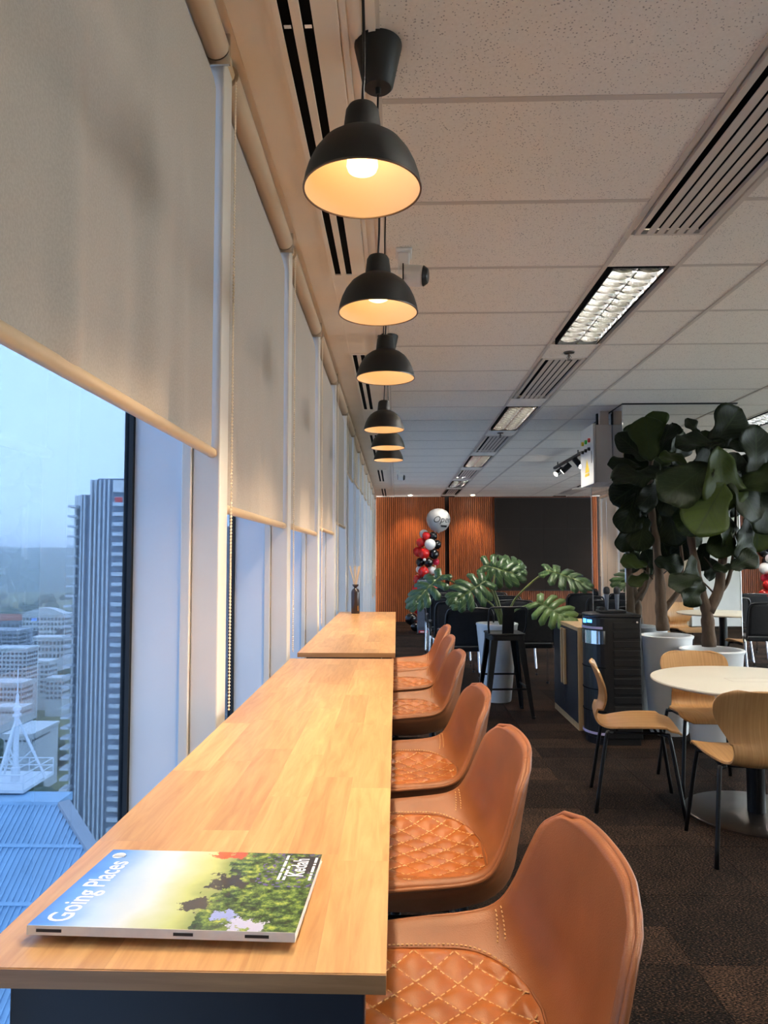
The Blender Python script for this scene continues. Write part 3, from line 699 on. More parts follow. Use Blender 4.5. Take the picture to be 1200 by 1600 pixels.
# ---- track light on the ceiling by the mirrored column
MAT['spot_glow'] = emis('spot_lens', (255, 244, 226), 14.0)
tr = thing('track_light', 'black track with three adjustable spotlights left of the electrical box', 'track light', (2.24, 8.55, ZC))
MB().box(-0.018, 0.018, 0, 1.5, -0.075, -0.045).build('track', 'black_metal', tr, bevel=0.002)
for yy in (0.2, 1.3): MB().box(-0.006, 0.006, yy-0.006, yy+0.006, -0.045, 0.0).build('hanger', 'black_metal', tr)
for k, (yy, dx, dy) in enumerate(((0.25, 0.3, -0.5), (0.75, -0.6, 0.2), (1.15, -0.75, -0.35))):
    d = Vector((dx, dy, -0.55)).normalized(); p = Vector((0, yy, -0.14))
    h = MB().tube([p - d*0.05, p + d*0.09], [0.036, 0.038], 18).build('spot_head', 'black_metal', tr, smooth=False)
    MB().tube([Vector((0, yy, -0.075)), p - d*0.01], 0.006, 8).build('stem', 'black_metal', h)
    MB().tube([p + d*0.0905, p + d*0.093], 0.031, 18).build('lens', 'spot_glow', h)
    ld = bpy.data.lights.new('track_spot', 'SPOT'); ld.energy = 22; ld.spot_size = math.radians(70); ld.spot_blend = 0.6; ld.color = (1, 0.86, 0.68); ld.shadow_soft_size = 0.03
    lo = bpy.data.objects.new('track_spot_beam', ld); COL.objects.link(lo); lo.parent = tr; lo.location = p + d*0.11
    lo.rotation_mode = 'QUATERNION'; lo.rotation_quaternion = d.to_track_quat('-Z', 'Y')

# ---- downlights washing the slatted wall
def make_down():
    t = thing('downlight', 'downlight', 'ceiling light', (0, 0, ZC), 0, 'downlights washing the slatted wall')
    MB().lathe([(0.045, -0.006), (0.062, -0.006), (0.062, 0.0), (0.045, 0.0)], 24, closed=True).build('trim_ring', 'white_paint', t, smooth=False)
    MB().lathe([(0.0, -0.002), (0.044, -0.002)], 24).build('lens', 'spot_glow', t)
    return t
dl = make_down(); dl_spots = [(0.30, 'left of the balloon column'), (1.62, 'right of the balloon column'), (4.9, 'right of the dark screen'), (6.4, 'by the right balloon column')]
dl.location = (dl_spots[0][0], 15.0, ZC-0.004); dl['label'] = 'small round downlight by the slatted wall, ' + dl_spots[0][1]
dl_roots = [dl] + [dup(dl, (x, 15.0, ZC-0.004), 0, 'small round downlight by the slatted wall, ' + wd) for x, wd in dl_spots[1:]]
for o in dl_roots:
    ld = bpy.data.lights.new('downlight_beam', 'SPOT'); ld.energy = 36; ld.spot_size = math.radians(95); ld.spot_blend = 0.7; ld.color = (1, 0.72, 0.42); ld.shadow_soft_size = 0.04
    lo = bpy.data.objects.new('downlight_beam', ld); COL.objects.link(lo); lo.parent = o; lo.location = (0, 0, -0.02)

# ---- mirrored column
mc = thing('mirrored_column', 'square column clad in mirror panels behind the potted fig trees', 'column', (1.944, 6.10, 0))
MB().box(0.012, 0.976, 0.012, 1.0, 0.0, ZC).build('core', 'matte_black', mc)
MB().box(0.004, 0.972, 0.0, 0.010, 0.0, ZC-0.012).build('mirror_panel', 'mirror', mc, bevel=0.002)
MB().box(0.0, 0.010, 0.004, 0.50, 0.0, ZC-0.012).build('mirror_panel', 'mirror', mc, bevel=0.002)
MB().box(0.0, 0.010, 0.504, 1.0, 0.0, ZC-0.012).build('mirror_panel', 'mirror', mc, bevel=0.002)
MB().box(0.0, 0.98, -0.006, 1.0, ZC-0.011, ZC-0.002).build('top_trim', 'black_metal', mc)
MB().box(-0.004, 0.006, 0.996, 1.012, 0.0, ZC-0.012).build('edge_trim', 'alu', mc)

# ---- electrical box on the column
eb = thing('electrical_box', 'grey wall-hung electrical box with coloured lamps and a warning triangle', 'electrical box', (1.944, 6.39, 2.05))
MB().box(-0.150, 0.0, 0.0, 0.42, 0.0, 0.52).build('housing', 'box_grey', eb, bevel=0.004)
dr = MB().box(-0.174, -0.152, -0.010, 0.43, -0.012, 0.53).build('door', 'box_grey', eb, bevel=0.004)
for k, mname in enumerate(('red_plastic', 'green_plastic', 'yellow_plastic')):
    MB().tube([(-0.174, 0.10+k*0.11, 0.395), (-0.190, 0.10+k*0.11, 0.395)], 0.020, 14).build('indicator_lamp', mname, dr)
    MB().tube([(-0.174, 0.10+k*0.11, 0.315), (-0.196, 0.10+k*0.11, 0.315)], [0.018, 0.014], 12).build('switch_knob', 'black_plastic', dr)
MB().add([(-0.1745, 0.13, 0.11), (-0.1745, 0.27, 0.11), (-0.1745, 0.20, 0.235), (-0.176, 0.13, 0.11), (-0.176, 0.27, 0.11), (-0.176, 0.20, 0.235)], [(0,2,1),(3,4,5),(0,1,4,3),(1,2,5,4),(2,0,3,5)]).build('warning_triangle', 'yellow_plastic', dr)
MB().box(-0.176, -0.1745, 0.04, 0.055, 0.18, 0.29).build('side_label', 'ink_black', dr)
MB().box(-0.176, -0.1745, 0.13, 0.27, 0.075, 0.10).build('warning_label', 'yellow_plastic', dr)
MB().box(-0.10, -0.02, 0.03, 0.075, 0.52, 0.648).build('cable_duct', 'vent_grey', eb, bevel=0.003)
MB().box(-0.10, -0.04, 0.13, 0.165, 0.52, 0.648).build('cable_duct', 'black_metal', eb, bevel=0.003)

# ---- black beam and hanging post right of the column
bf = thing('ceiling_frame', 'black ceiling-hung metal frame with a grey header panel right of the column', 'frame', (3.42, 7.60, 0))
MB().box(0, 5.1, 0, 0.06, 2.60, 2.68).build('beam', 'black_metal', bf, bevel=0.003)
MB().box(0, 0.10, 0, 0.06, 1.16, 2.60).build('hanging_post', 'black_metal', bf, bevel=0.003)
MB().box(0.10, 5.1, 0.02, 0.04, 2.30, 2.60).build('header_panel', 'box_grey', bf)
for xx in (0.05, 2.0, 4.0): MB().box(xx-0.01, xx+0.01, 0.02, 0.04, 2.68, ZC).build('hanger', 'black_metal', bf)

# ================================================================== PENDANT LAMPS
MAT['bulb'] = emis('warm_bulb', (255, 208, 142), 2.0)
def make_pendant():
    t = thing('pendant_lamp', 'pendant', 'lamp', (0, 0, 0), 0, 'black dome pendant lamps over the bar')
    # local origin: centre of the rim
    out = [(0.1, 0.0), (0.1012, 0.002), (0.098, 0.018), (0.0925, 0.036), (0.083, 0.056), (0.069, 0.075), (0.052, 0.088), (0.036, 0.0955), (0.0335, 0.098), (0.0328, 0.102), (0.0305, 0.122), (0.0285, 0.138), (0.024, 0.1455), (0.016, 0.149), (0.004, 0.150)]
    inn = [(0.004, 0.146), (0.022, 0.142), (0.026, 0.130), (0.029, 0.100), (0.034, 0.0925), (0.050, 0.085), (0.0665, 0.0725), (0.0805, 0.0545), (0.0902, 0.0355), (0.0958, 0.018), (0.0982, 0.002), (0.0985, 0.0)]
    auto_smooth(MB().lathe(out, 64, caps=False).build('shade', 'matte_black', t), 35)
    auto_smooth(MB().lathe(inn[::-1], 64, caps=False).build('shade_lining', 'shade_in', t), 60)
    MB().lathe([(0.0984, -0.0012), (0.1014, -0.0012), (0.1018, 0.0012), (0.0984, 0.0012)], 64, closed=True).build('rim', 'steel_disc', t)
    MB().lathe([(0.0, 0.030), (0.016, 0.031), (0.0245, 0.035), (0.027, 0.042), (0.026, 0.052), (0.018, 0.080), (0.014, 0.10), (0.014, 0.135)], 28).build('bulb', 'bulb', t, smooth=True)
    return t
LAMPS = [(-0.057, 1.180, 1.998), (-0.045, 1.774, 1.993), (-0.036, 2.424, 1.991), (-0.060, 3.526, 2.011), (-0.048, 4.193, 2.024), (-0.051, 4.801, 2.035)]
pl0 = make_pendant()
PLAB = ['nearest of the black dome pendant lamps, its bulb in full view', 'second black dome pendant lamp from the near end', 'third black dome pendant lamp, a ceiling cup showing behind it',
        'fourth black dome pendant lamp from the near end', 'fifth black dome pendant lamp, overlapping the sixth', 'sixth and farthest black dome pendant lamp']
pl0.location = LAMPS[0]; pl0['label'] = PLAB[0]
lamp_roots = [pl0] + [dup(pl0, LAMPS[k], 0, PLAB[k]) for k in range(1, 6)]
for t, (x, y, z) in zip(lamp_roots, LAMPS):
    h = ZC - z
    co = MB().tube(catmull([(0, 0, 0.148), (0.003, 0.002, 0.25), (-0.002, 0.004, 0.45), (0, 0, h-0.125)], 4), 0.0028, 8).build('cord', 'black_plastic', t, smooth=True)
    auto_smooth(MB().lathe([(0.0, -0.132), (0.007, -0.132), (0.008, -0.116), (0.034, -0.115), (0.039, -0.110), (0.062, -0.004), (0.062, 0.0)], 36).build('ceiling_cup', 'matte_black', t, (0, 0, h-0.001)))
    ld = bpy.data.lights.new('pendant_beam', 'SPOT'); ld.energy = PENDANT_W*4; ld.spot_size = math.radians(113); ld.spot_blend = 1.0; ld.color = (1.0, 0.78, 0.50); ld.shadow_soft_size = 0.022
    lo = bpy.data.objects.new('pendant_beam', ld); COL.objects.link(lo); lo.parent = t; lo.location = (0, 0, 0.020)

# ================================================================== BAR TABLES (finger-jointed staves)
BZ = 0.984
def bar_table(label, x0, x1, y0, y1, seed, panels):
    rnd = random.Random(seed)
    t = thing('bar_table', label, 'table', ((x0+x1)/2, y0, 0), 0, 'narrow wooden bar tables along the windows')
    ox, oy = (x0+x1)/2, y0
    n = 6; w = (x1-x0)/n; th = 0.018
    for i in range(n):
        y = y0 - (rnd.random()*0.25)
        while y < y1:
            ln = rnd.uniform(0.24, 0.46); ya, yb = max(y, y0), min(y+ln, y1)
            if yb < y1 and y1-yb < 0.08: yb = y1; ln = y1-y
            if yb-ya > 0.002:
                cx, cyy = x0+w*(i+0.5)-ox, (ya+yb)/2-oy
                MB().box(-w/2+0.00005, w/2-0.00005, -(yb-ya)/2, (yb-ya)/2, -th/2, th/2).build('stave', 'stave', t, (cx, cyy, BZ-th/2))
            y += ln
    # solid edge strip at the near end
    W2 = (x1-x0)/2
    MB().box(-W2, W2, -0.002, 0.0, BZ-th, BZ-0.0006).build('end_strip', 'endgrain', t)
    for yy in [p-y0 for p in panels]:
        MB().box(-W2+0.030, W2-0.021, yy, yy+0.028, 0.0, BZ-th).build('leg_panel', 'navy', t, bevel=0.002)
    MB().box(-W2+0.03, W2-0.06, 0.053, y1-y0-0.055, BZ-th-0.05, BZ-th).build('under_rail', 'navy', t)
    return t
bar_table('long wooden bar table in front, carrying the magazine', -0.408, -0.010, 0.682, 2.75, 3, (0.707, 1.846, 2.695))
bar_table('far wooden bar table with a reed diffuser at its end', -0.404, -0.004, 2.915, 5.13, 8, (3.236, 3.81, 5.075))

# ================================================================== BAR CHAIRS
T_ = [0.0, 0.06, 0.18, 0.36, 0.52, 0.62, 0.70, 0.80, 0.90, 0.96, 1.0]
CEN = [(-0.235, 0.712), (-0.215, 0.728), (-0.150, 0.733), (-0.03, 0.727), (0.090, 0.722), (0.170, 0.734), (0.207, 0.776), (0.226, 0.852), (0.240, 0.930), (0.245, 0.964), (0.247, 0.976)]
RIM = [(-0.215, 0.165, 0.722), (-0.190, 0.200, 0.742), (-0.125, 0.218, 0.762), (-0.01, 0.224, 0.774), (0.095, 0.226, 0.782), (0.140, 0.226, 0.796), (0.164, 0.223, 0.828), (0.186, 0.214, 0.880), (0.207, 0.194, 0.935), (0.224, 0.166, 0.960), (0.234, 0.128, 0.970)]
def interp(tab, t):
    n = len(T_)
    i = 0
    while i < n-2 and t > T_[i+1]: i += 1
    u = (t-T_[i])/(T_[i+1]-T_[i]); k = len(tab[0]); out = []
    for c in range(k):
        def slope(j):
            if j == 0: return (tab[1][c]-tab[0][c])/(T_[1]-T_[0])
            if j == n-1: return (tab[-1][c]-tab[-2][c])/(T_[-1]-T_[-2])
            return (tab[j+1][c]-tab[j-1][c])/(T_[j+1]-T_[j-1])
        h = T_[i+1]-T_[i]; a, b = tab[i][c], tab[i+1][c]; m0, m1 = slope(i)*h, slope(i+1)*h
        out.append((2*u**3-3*u*u+1)*a + (u**3-2*u*u+u)*m0 + (-2*u**3+3*u*u)*b + (u**3-u*u)*m1)
    return out
def SURF(t, s):
    c = interp(CEN, t); r = interp(RIM, t)
    p = 3.2 if t < 0.6 else 2.4
    if 0.5 < t < 0.72: p = 3.2 + (2.4-3.2)*(t-0.5)/0.22
    elif t >= 0.72: p = 2.4
    else: p = 3.2
    k = abs(s)**p
    return Vector((c[0]+(r[0]-c[0])*k, r[1]*s, c[1]+(r[2]-c[1])*k))
def SNORM(t, s):
    e = 0.004
    ta, tb = max(0, t-e), min(1, t+e); sa, sb = max(-1, s-e), min(1, s+e)
    d1 = SURF(tb, s)-SURF(ta, s); d2 = SURF(t, sb)-SURF(t, sa)
    n = d1.cross(d2); n.normalize(); return n      # points up / towards the sitter
def smax(t):
    lo, hi = 0.45, 0.632
    if t <= lo: return 0.80
    q = min(1, (t-lo)/(hi-lo)); return 0.80*max(0.0, 1-q**2.6)**(1/2.6)
def make_bar_chair():
    t = thing('bar_chair', 'bar chair', 'chair', (0, 0, 0), 0, 'tan leather bar chairs pushed under the bar')
    NT, NS = 46, 32
    vs = []; fs = []; loop = 2*(NS+1)+2; edge_r = []; edge_l = []; edge_t = []
    for i in range(NT+1):
        tt = i/NT
        row_in = []; row_out = []
        for j in range(NS+1):
            s = -1+2*j/NS; p = SURF(tt, s); n = SNORM(tt, s)
            und = max(0, 1-abs(s)**2.5)*max(0, math.sin(min(1, tt/0.72)*PI))*0.045
            edge = math.sin(min(1, tt/0.03)*PI/2)*0.5+0.5
            row_in.append(p); row_out.append(p - n*(((0.026 if tt < 0.6 else 0.026-0.008*min(1, (tt-0.6)/0.2))+und)*edge))
        nl = (row_in[0]-row_in[1]).normalized(); nr = (row_in[-1]-row_in[-2]).normalized()
        mid_r = (row_in[-1]+row_out[-1])/2 + nr*0.009; mid_l = (row_in[0]+row_out[0])/2 + nl*0.009
        edge_r.append(mid_r*0.55+row_out[-1]*0.45 + nr*0.004); edge_l.append(mid_l*0.55+row_out[0]*0.45 + nl*0.004)
        vs += row_in + [mid_r] + row_out[::-1] + [mid_l]
    for i in range(NT):
        for j in range(loop): fs.append((i*loop+j, i*loop+(j+1) % loop, (i+1)*loop+(j+1) % loop, (i+1)*loop+j))
    # front and top closing rows
    for i, sg in ((0, -1), (NT, 1)):
        o = i*loop; base = len(vs); rowmid = []
        for j in range(NS+1):
            a = vs[o+j]; b = vs[o+loop-2-j]
            d = (SURF(0.0, 0)-SURF(0.03, 0)).normalized() if sg < 0 else (SURF(1.0, 0)-SURF(0.97, 0)).normalized()
            rowmid.append((Vector(a)+Vector(b))/2 + d*0.009*min(1, (1-abs(-1+2*j/NS))*4+0.2))
            if sg > 0: edge_t.append(rowmid[-1]*0.55+Vector(b)*0.45 + d*0.003)
        vs += rowmid
        for j in range(NS):
            fs.append((o+j, o+j+1, base+j+1, base+j)); fs.append((base+j, base+j+1, o+loop-3-j, o+loop-2-j))
        fs.append((o, base, o+loop-2, o+loop-1)); fs.append((o+NS, o+NS+1, o+NS+2, base+NS))
    sh = MB().add(vs, fs).build('shell', 'leather', t, smooth=True)
    # rim piping
    path = edge_r[1:-1] + edge_t[::-1][1:-1] + edge_l[1:-1][::-1]
    MB().tube(path, 0.0045, 8).build('piping', 'leather', t, smooth=True)
    # quilted pad
    DX = 0.032; DY = 0.029
    def quilt(x, y):
        a = x/DX + y/DY; b = x/DX - y/DY
        return abs(math.sin(a*PI/2))**0.55 * abs(math.sin(b*PI/2))**0.55
    def pad(i, j):
        tt = 0.015 + (0.631-0.015)*i; s = (-1+2*j)*smax(tt)
        p = SURF(tt, s); n = SNORM(tt, s)
        ed = min(1, (1-abs(-1+2*j))*14, i*30, max(0, (1-i))*20)
        return p + n*(0.0015 + (0.0025+0.0065*quilt(p.x, p.y))*ed)
    pd = MB().grid(pad, 130, 110).build('seat_pad', 'leather_pad', t, smooth=True)
    # seam welt round the pad
    seam = []
    for k in range(0, 60): tt = 0.015+0.615*k/59; p = SURF(tt, smax(tt)); seam.append(p+SNORM(tt, smax(tt))*0.002)
    for k in range(58, -1, -1): tt = 0.015+0.615*k/59; p = SURF(tt, -smax(tt)); seam.append(p+SNORM(tt, -smax(tt))*0.002)
    MB().tube(seam, 0.0022, 6).build('seam_welt', 'leather', pd, smooth=True)
    # stitches: short dashes along the diamonds, round the pad and down the wings
    st = MB()
    def dash(a, b): st.tube([a, b], 0.0012, 4)
    def pad_pt(x, y):
        # invert approx: search t for x along this y
        lo, hi = 0.02, 0.628
        for _ in range(22):
            m = (lo+hi)/2
            if SURF(m, max(-1, min(1, y/0.224))).x < x: lo = m
            else: hi = m
        r = interp(RIM, lo)[1]; s = y/r
        if abs(s) > smax(lo)*0.97: return None
        p = SURF(lo, s); return p + SNORM(lo, s)*0.0052
    for fam in (1, -1):
        for c in range(-20, 21, 2):
            yy = -0.19
            while yy < 0.19:
                xx = (c - fam*yy/DY)*DX; x2 = (c - fam*(yy+0.0052)/DY)*DX
                if -0.215 < xx < 0.172 and -0.215 < x2 < 0.172:
                    a = pad_pt(xx, yy); b = pad_pt(x2, yy+0.0052)
                    if a is not None and b is not None: dash(a, b)
                yy += 0.0085
    for sg in (1, -1):
        for off in (0.0, 0.022):
            k = 0.80
            while k < 0.985:
                tt = 0.585+off+0.03*(k-0.8)/0.2; p = SURF(tt, sg*k)+SNORM(tt, sg*k)*0.0008; tt2 = tt; q = SURF(tt2, sg*(k+0.014))+SNORM(tt2, sg*(k+0.014))*0.0008
                dash(p, q); k += 0.024
    for k in range(0, 58):
        for sg in (1, -1):
            t1 = 0.02+0.608*k/59; t2 = 0.02+0.608*(k+0.55)/59
            p = SURF(t1, sg*min(0.86, smax(t1)*1.035)); q = SURF(t2, sg*min(0.86, smax(t2)*1.035))
            if (p-q).length < 0.03: dash(p+SNORM(t1, sg*smax(t1))*0.001, q+SNORM(t2, sg*smax(t2))*0.001)
    tag(st.build('stitching', 'thread', pd), kind='stuff')
    # steel frame
    MB().tube([(-0.14, 0.13, 0.655), (0.12, 0.13, 0.655)], 0.010, 8).tube([(-0.14, -0.13, 0.655), (0.12, -0.13, 0.655)], 0.010, 8).tube([(-0.02, -0.13, 0.660), (-0.02, 0.13, 0.660)], 0.010, 8).build('under_frame', 'black_metal', t, smooth=True)
    for sx in (-1, 1):
        for sy in (-1, 1):
            a = (-0.02+sx*0.10, sy*0.13, 0.655)
            MB().tube(catmull([a, (-0.02+sx*0.145, sy*0.145, 0.64), (-0.02+sx*0.165, sy*0.155, 0.59), (-0.02+sx*0.205, sy*0.195, 0.0)], 5), 0.011, 10).build('leg', 'black_metal', t, smooth=True)
    fr = [(-0.02+sx*0.188, sy*0.178, 0.26) for sx, sy in ((-1, -1), (1, -1), (1, 1), (-1, 1))]
    MB().tube([fr[0], fr[1]], 0.008, 8).tube([fr[1], fr[2]], 0.008, 8).tube([fr[2], fr[3]], 0.008, 8).tube([fr[3], fr[0]], 0.008, 8).build('footrest', 'black_metal', t)
    return t
bc0 = make_bar_chair()
BC = [(0.03, 0.985, 0.02), (0.015, 1.575, 0.03), (0.008, 2.135, 0.02), (0.018, 2.97, 0.02), (0.024, 3.55, 0.0), (0.045, 4.10, 0.0)]
CL = ['nearest tan leather bar chair, cut by the bottom edge', 'second tan leather bar chair from the viewer', 'third tan leather bar chair from the viewer',
      'fourth tan leather bar chair, level with the end of the front table', 'fifth tan leather bar chair from the viewer', 'sixth and farthest tan leather bar chair']
for k, (x, y, rz) in enumerate(BC):
    if k == 0: bc0.location = (x, y, 0); bc0.rotation_euler = (0, 0, rz); bc0['label'] = CL[0]
    else: dup(bc0, (x, y, 0), rz, CL[k])

# ================================================================== CAFE CHAIRS AND TABLES
def make_cafe_chair():
    t = thing('cafe_chair', 'chair', 'chair', (0, 0, 0), 0, 'oak plywood cafe chairs')
    P = [(0.225, 0.418, 0.150), (0.212, 0.437, 0.190), (0.165, 0.450, 0.208), (0.08, 0.452, 0.212), (-0.02, 0.446, 0.205), (-0.10, 0.436, 0.182), (-0.155, 0.430, 0.155), (-0.195, 0.445, 0.138), (-0.213, 0.480, 0.132),
         (-0.203, 0.520, 0.134), (-0.188, 0.560, 0.148), (-0.182, 0.610, 0.178), (-0.190, 0.665, 0.203), (-0.206, 0.715, 0.206), (-0.220, 0.750, 0.190), (-0.230, 0.770, 0.155), (-0.235, 0.778, 0.110)]
    pts = catmull([(a, c, b) for a, b, c in P], 3)      # x, halfwidth, z
    N = len(pts); NS = 14
    def fn(i, j):
        p = pts[int(round(i*(N-1)))]; s = -1+2*j
        curve = 0.022 if p.z > 0.53 else (0.012 if p.z > 0.45 else -0.006)
        if p.z > 0.53: return (p.x + curve*s*s, p.y*s, p.z)
        return (p.x, p.y*s, p.z + (0.014*s*s if p.x < 0.15 else 0.0))
    sh = MB().grid(fn, N-1, NS).build('seat_shell', 'ply_edge', t, smooth=True, solid=0.011)
    b = sh.modifiers.new('edge', 'BEVEL'); b.width = 0.003; b.segments = 2; b.limit_method = 'ANGLE'; b.angle_limit = math.radians(50)
    fr = MB()
    fr.tube([(0.13, -0.15, 0.425), (-0.13, -0.15, 0.415)], 0.007, 8).tube([(0.13, 0.15, 0.425), (-0.13, 0.15, 0.415)], 0.007, 8).tube([(0.10, -0.15, 0.423), (0.10, 0.15, 0.423)], 0.007, 8).tube([(-0.10, -0.15, 0.416), (-0.10, 0.15, 0.416)], 0.007, 8)
    fr.build('under_frame', 'black_metal', t, smooth=True)
    for sx in (1, -1):
        for sy in (1, -1):
            MB().tube(catmull([(sx*0.12, sy*0.14, 0.42), (sx*0.145, sy*0.168, 0.418), (sx*0.165, sy*0.182, 0.385), (sx*0.225, sy*0.222, 0.0)], 5), [0.0105]*16, 10).build('leg', 'black_metal', t, smooth=True)
    return t
cc0 = make_cafe_chair()
CC = [(1.34, 4.10, math.radians(-12), 'oak plywood cafe chair seen from the side, left of the round table'),
      (1.87, 4.40, math.radians(-93), 'oak plywood cafe chair behind the round table, facing the viewer'),
      (1.655, 3.45, math.radians(84), 'oak plywood cafe chair with its back to the viewer, cut by the right edge'),
      (3.20, 3.15, math.radians(20), 'oak plywood cafe chair at the left of the mirrored second table'),
      (3.95, 4.15, math.radians(-95), 'oak plywood cafe chair at the far side of the second table'),
      (3.80, 2.75, math.radians(80), 'oak plywood cafe chair with its back shown in the mirror'),
      (3.0, 2.2, math.radians(160), 'oak plywood cafe chair standing apart, seen only in the mirror'),
      (4.9, 3.3, math.radians(185), 'oak plywood cafe chair at the right of the second table')]
for k, (x, y, rz, lb) in enumerate(CC):
    if k == 0: cc0.location = (x, y, 0); cc0.rotation_euler = (0, 0, rz); cc0['label'] = lb
    else: dup(cc0, (x, y, 0), rz, lb)

def make_round_table():
    t = thing('round_table', 'table', 'table', (0, 0, 0), 0, 'round pedestal tables')
    auto_smooth(MB().lathe([(0.0, 0.690), (0.505, 0.690), (0.516, 0.696), (0.520, 0.702), (0.518, 0.708), (0.512, 0.710), (0.0, 0.710)], 96).build('table_top', 'table_white', t))
    MB().lathe([(0.045, 0.012), (0.045, 0.69)], 28).build('column', 'black_metal', t, smooth=False)
    auto_smooth(MB().lathe([(0.0, 0.0), (0.36, 0.0), (0.36, 0.006), (0.345, 0.013), (0.0, 0.014)], 72).build('base_plate', 'steel_disc', t))
    MB().box(-0.16, 0.16, -0.16, 0.16, 0.665, 0.69).build('mounting_plate', 'black_metal', t)
    MB().box(-0.13, 0.15, -0.055, -0.052, 0.7101, 0.7106).box(0.147, 0.15, -0.052, 0.06, 0.7101, 0.7106).box(-0.13, -0.127, -0.052, 0.06, 0.7101, 0.7106).box(-0.127, 0.147, 0.057, 0.06, 0.7101, 0.7106).build('cable_flap_outline', 'vent_grey', t)
    return t
rt0 = make_round_table(); rt0.location = (1.93, 3.94, 0); rt0['label'] = 'round cream pedestal table in front of the fig trees, cut by the right edge'
dup(rt0, (3.95, 3.45, 0), 0.3, 'round cream pedestal table to the right, seen in the mirrored column')

# ================================================================== BLACK CONFERENCE CHAIRS
def make_conf_chair():
    t = thing('conference_chair', 'chair', 'chair', (0, 0, 0), 0, 'black conference chairs in rows')
    # faces +Y; back towards -Y
    MB().grid(lambda i, j: ((-1+2*j)*0.225*(1-0.25*max(0, i-0.85)/0.15*abs(-1+2*j)**4), -0.215-0.05*i+0.03*(-1+2*j)**2*1.0, 0.50+0.36*i), 12, 12).build('backrest', 'black_fabric', t, smooth=True, solid=0.035)
    fr = catmull([(-0.235, -0.19, 0.47), (-0.238, -0.225, 0.68), (-0.225, -0.255, 0.83), (-0.15, -0.272, 0.868), (0.15, -0.272, 0.868), (0.225, -0.255, 0.83), (0.238, -0.225, 0.68), (0.235, -0.19, 0.47)], 5)
    MB().tube(fr, 0.011, 8).build('back_frame', 'black_plastic', t, smooth=True)
    MB().box(-0.225, 0.225, -0.20, 0.235, 0.435, 0.485).build('seat', 'black_fabric', t, bevel=0.02, segs=3)
    for sx in (-1, 1):
        MB().tube(catmull([(sx*0.25, 0.19, 0.44), (sx*0.255, 0.21, 0.30), (sx*0.26, 0.245, 0.0)], 4), 0.0115, 8).build('leg', 'chrome', t, smooth=True)
        MB().tube(catmull([(sx*0.25, -0.18, 0.46), (sx*0.255, -0.20, 0.30), (sx*0.26, -0.265, 0.012)], 4), 0.0115, 8).build('leg', 'chrome', t, smooth=True)
        MB().tube([(sx*0.25, -0.19, 0.44), (sx*0.25, 0.20, 0.44)], 0.010, 8).build('side_rail', 'chrome', t)
        MB().tube(catmull([(sx*0.265, 0.16, 0.45), (sx*0.27, 0.15, 0.60), (sx*0.275, 0.08, 0.635), (sx*0.27, -0.20, 0.645)], 5), 0.012, 8).build('armrest', 'black_plastic', t, smooth=True)
        for yy in (0.245, -0.262): MB().lathe([(0.016, 0.0), (0.016, 0.022)], 10, (sx*0.26, yy, 0)).build('foot', 'black_plastic', t)
    return t
kc0 = make_conf_chair(); first = True
rows = [7.35, 8.35, 9.35, 10.35]
cols = [0.72, 1.40, 2.62, 3.38, 4.20, 4.95]
rn = ['first', 'second', 'third', 'fourth']; cn = ['column nearest the windows', 'column behind the monstera', 'column behind the mirrored column', 'column just right of the mirrored column', 'column at the right edge', 'column farthest right']
random.seed(11)
def place_conf(x, y, rz, lb):
    global first
    if first: kc0.location = (x, y, 0); kc0.rotation_euler = (0, 0, rz); kc0['label'] = lb; first = False
    else: dup(kc0, (x, y, 0), rz, lb)
for i, y in enumerate(rows):
    for j, x in enumerate(cols):
        if i == 0 and j in (2, 3): continue
        place_conf(x + random.uniform(-0.03, 0.03) - (0.02*i if j == 0 else 0), y + random.uniform(-0.06, 0.06) + (0.3 if j == 1 else 0), random.uniform(-0.06, 0.06), 'black conference chair in the %s, %s row' % (cn[j], rn[i]))
place_conf(0.78, 12.05, 0.15, 'black conference chair alone beside the grey upright unit')

# ================================================================== METAL BAR STOOL
bs = thing('metal_stool', 'black pressed-metal bar stool with low back before the white monstera pot', 'stool', (0.955, 6.37, 0), math.radians(4))
def rounded_sq(h, r, n=5):
    out = []
    for cx, cyy, a0 in ((h-r, h-r, 0), (-h+r, h-r, 90), (-h+r, -h+r, 180), (h-r, -h+r, 270)):
        for k in range(n+1):
            a = math.radians(a0+90*k/n); out.append((cx+r*math.cos(a), cyy+r*math.sin(a)))
    return out
MB().prism(rounded_sq(0.160, 0.045), 0.700, 0.716).build('seat', 'black_metal', bs, bevel=0.006, segs=3)
MB().prism(rounded_sq(0.152, 0.04), 0.655, 0.70).build('apron', 'black_metal', bs, bevel=0.004)
for sx in (-1, 1):
    for sy in (-1, 1):
        a = Vector((sx*0.135, sy*0.135, 0.66)); b = Vector((sx*0.205, sy*0.205, 0.0))
        m_ = MB(); hw0, hw1 = 0.036, 0.014
        vs = []
        for p, hw in ((a, hw0), (b, hw1)):
            vs += [p + Vector((sx*0.01, sy*0.01, 0)), p + Vector((-sx*hw*1.4, sy*0.012, 0)), p + Vector((-sx*hw*1.4, sy*0.004, 0)), p + Vector((-sx*0.004, -sy*0.004, 0)), p + Vector((sx*0.004, -sy*hw*1.4, 0)), p + Vector((sx*0.012, -sy*hw*1.4, 0))]
        m_.add(vs, [tuple(range(6)), tuple(range(11, 5, -1))] + [(i, (i+1) % 6, 6+(i+1) % 6, 6+i) for i in range(6)])
        lg = m_.build('leg', 'black_metal', bs, bevel=0.002)
        MB().lathe([(0.014, 0.0), (0.016, 0.018)], 10, (b.x, b.y, 0)).build('rubber_foot', 'black_plastic', lg)
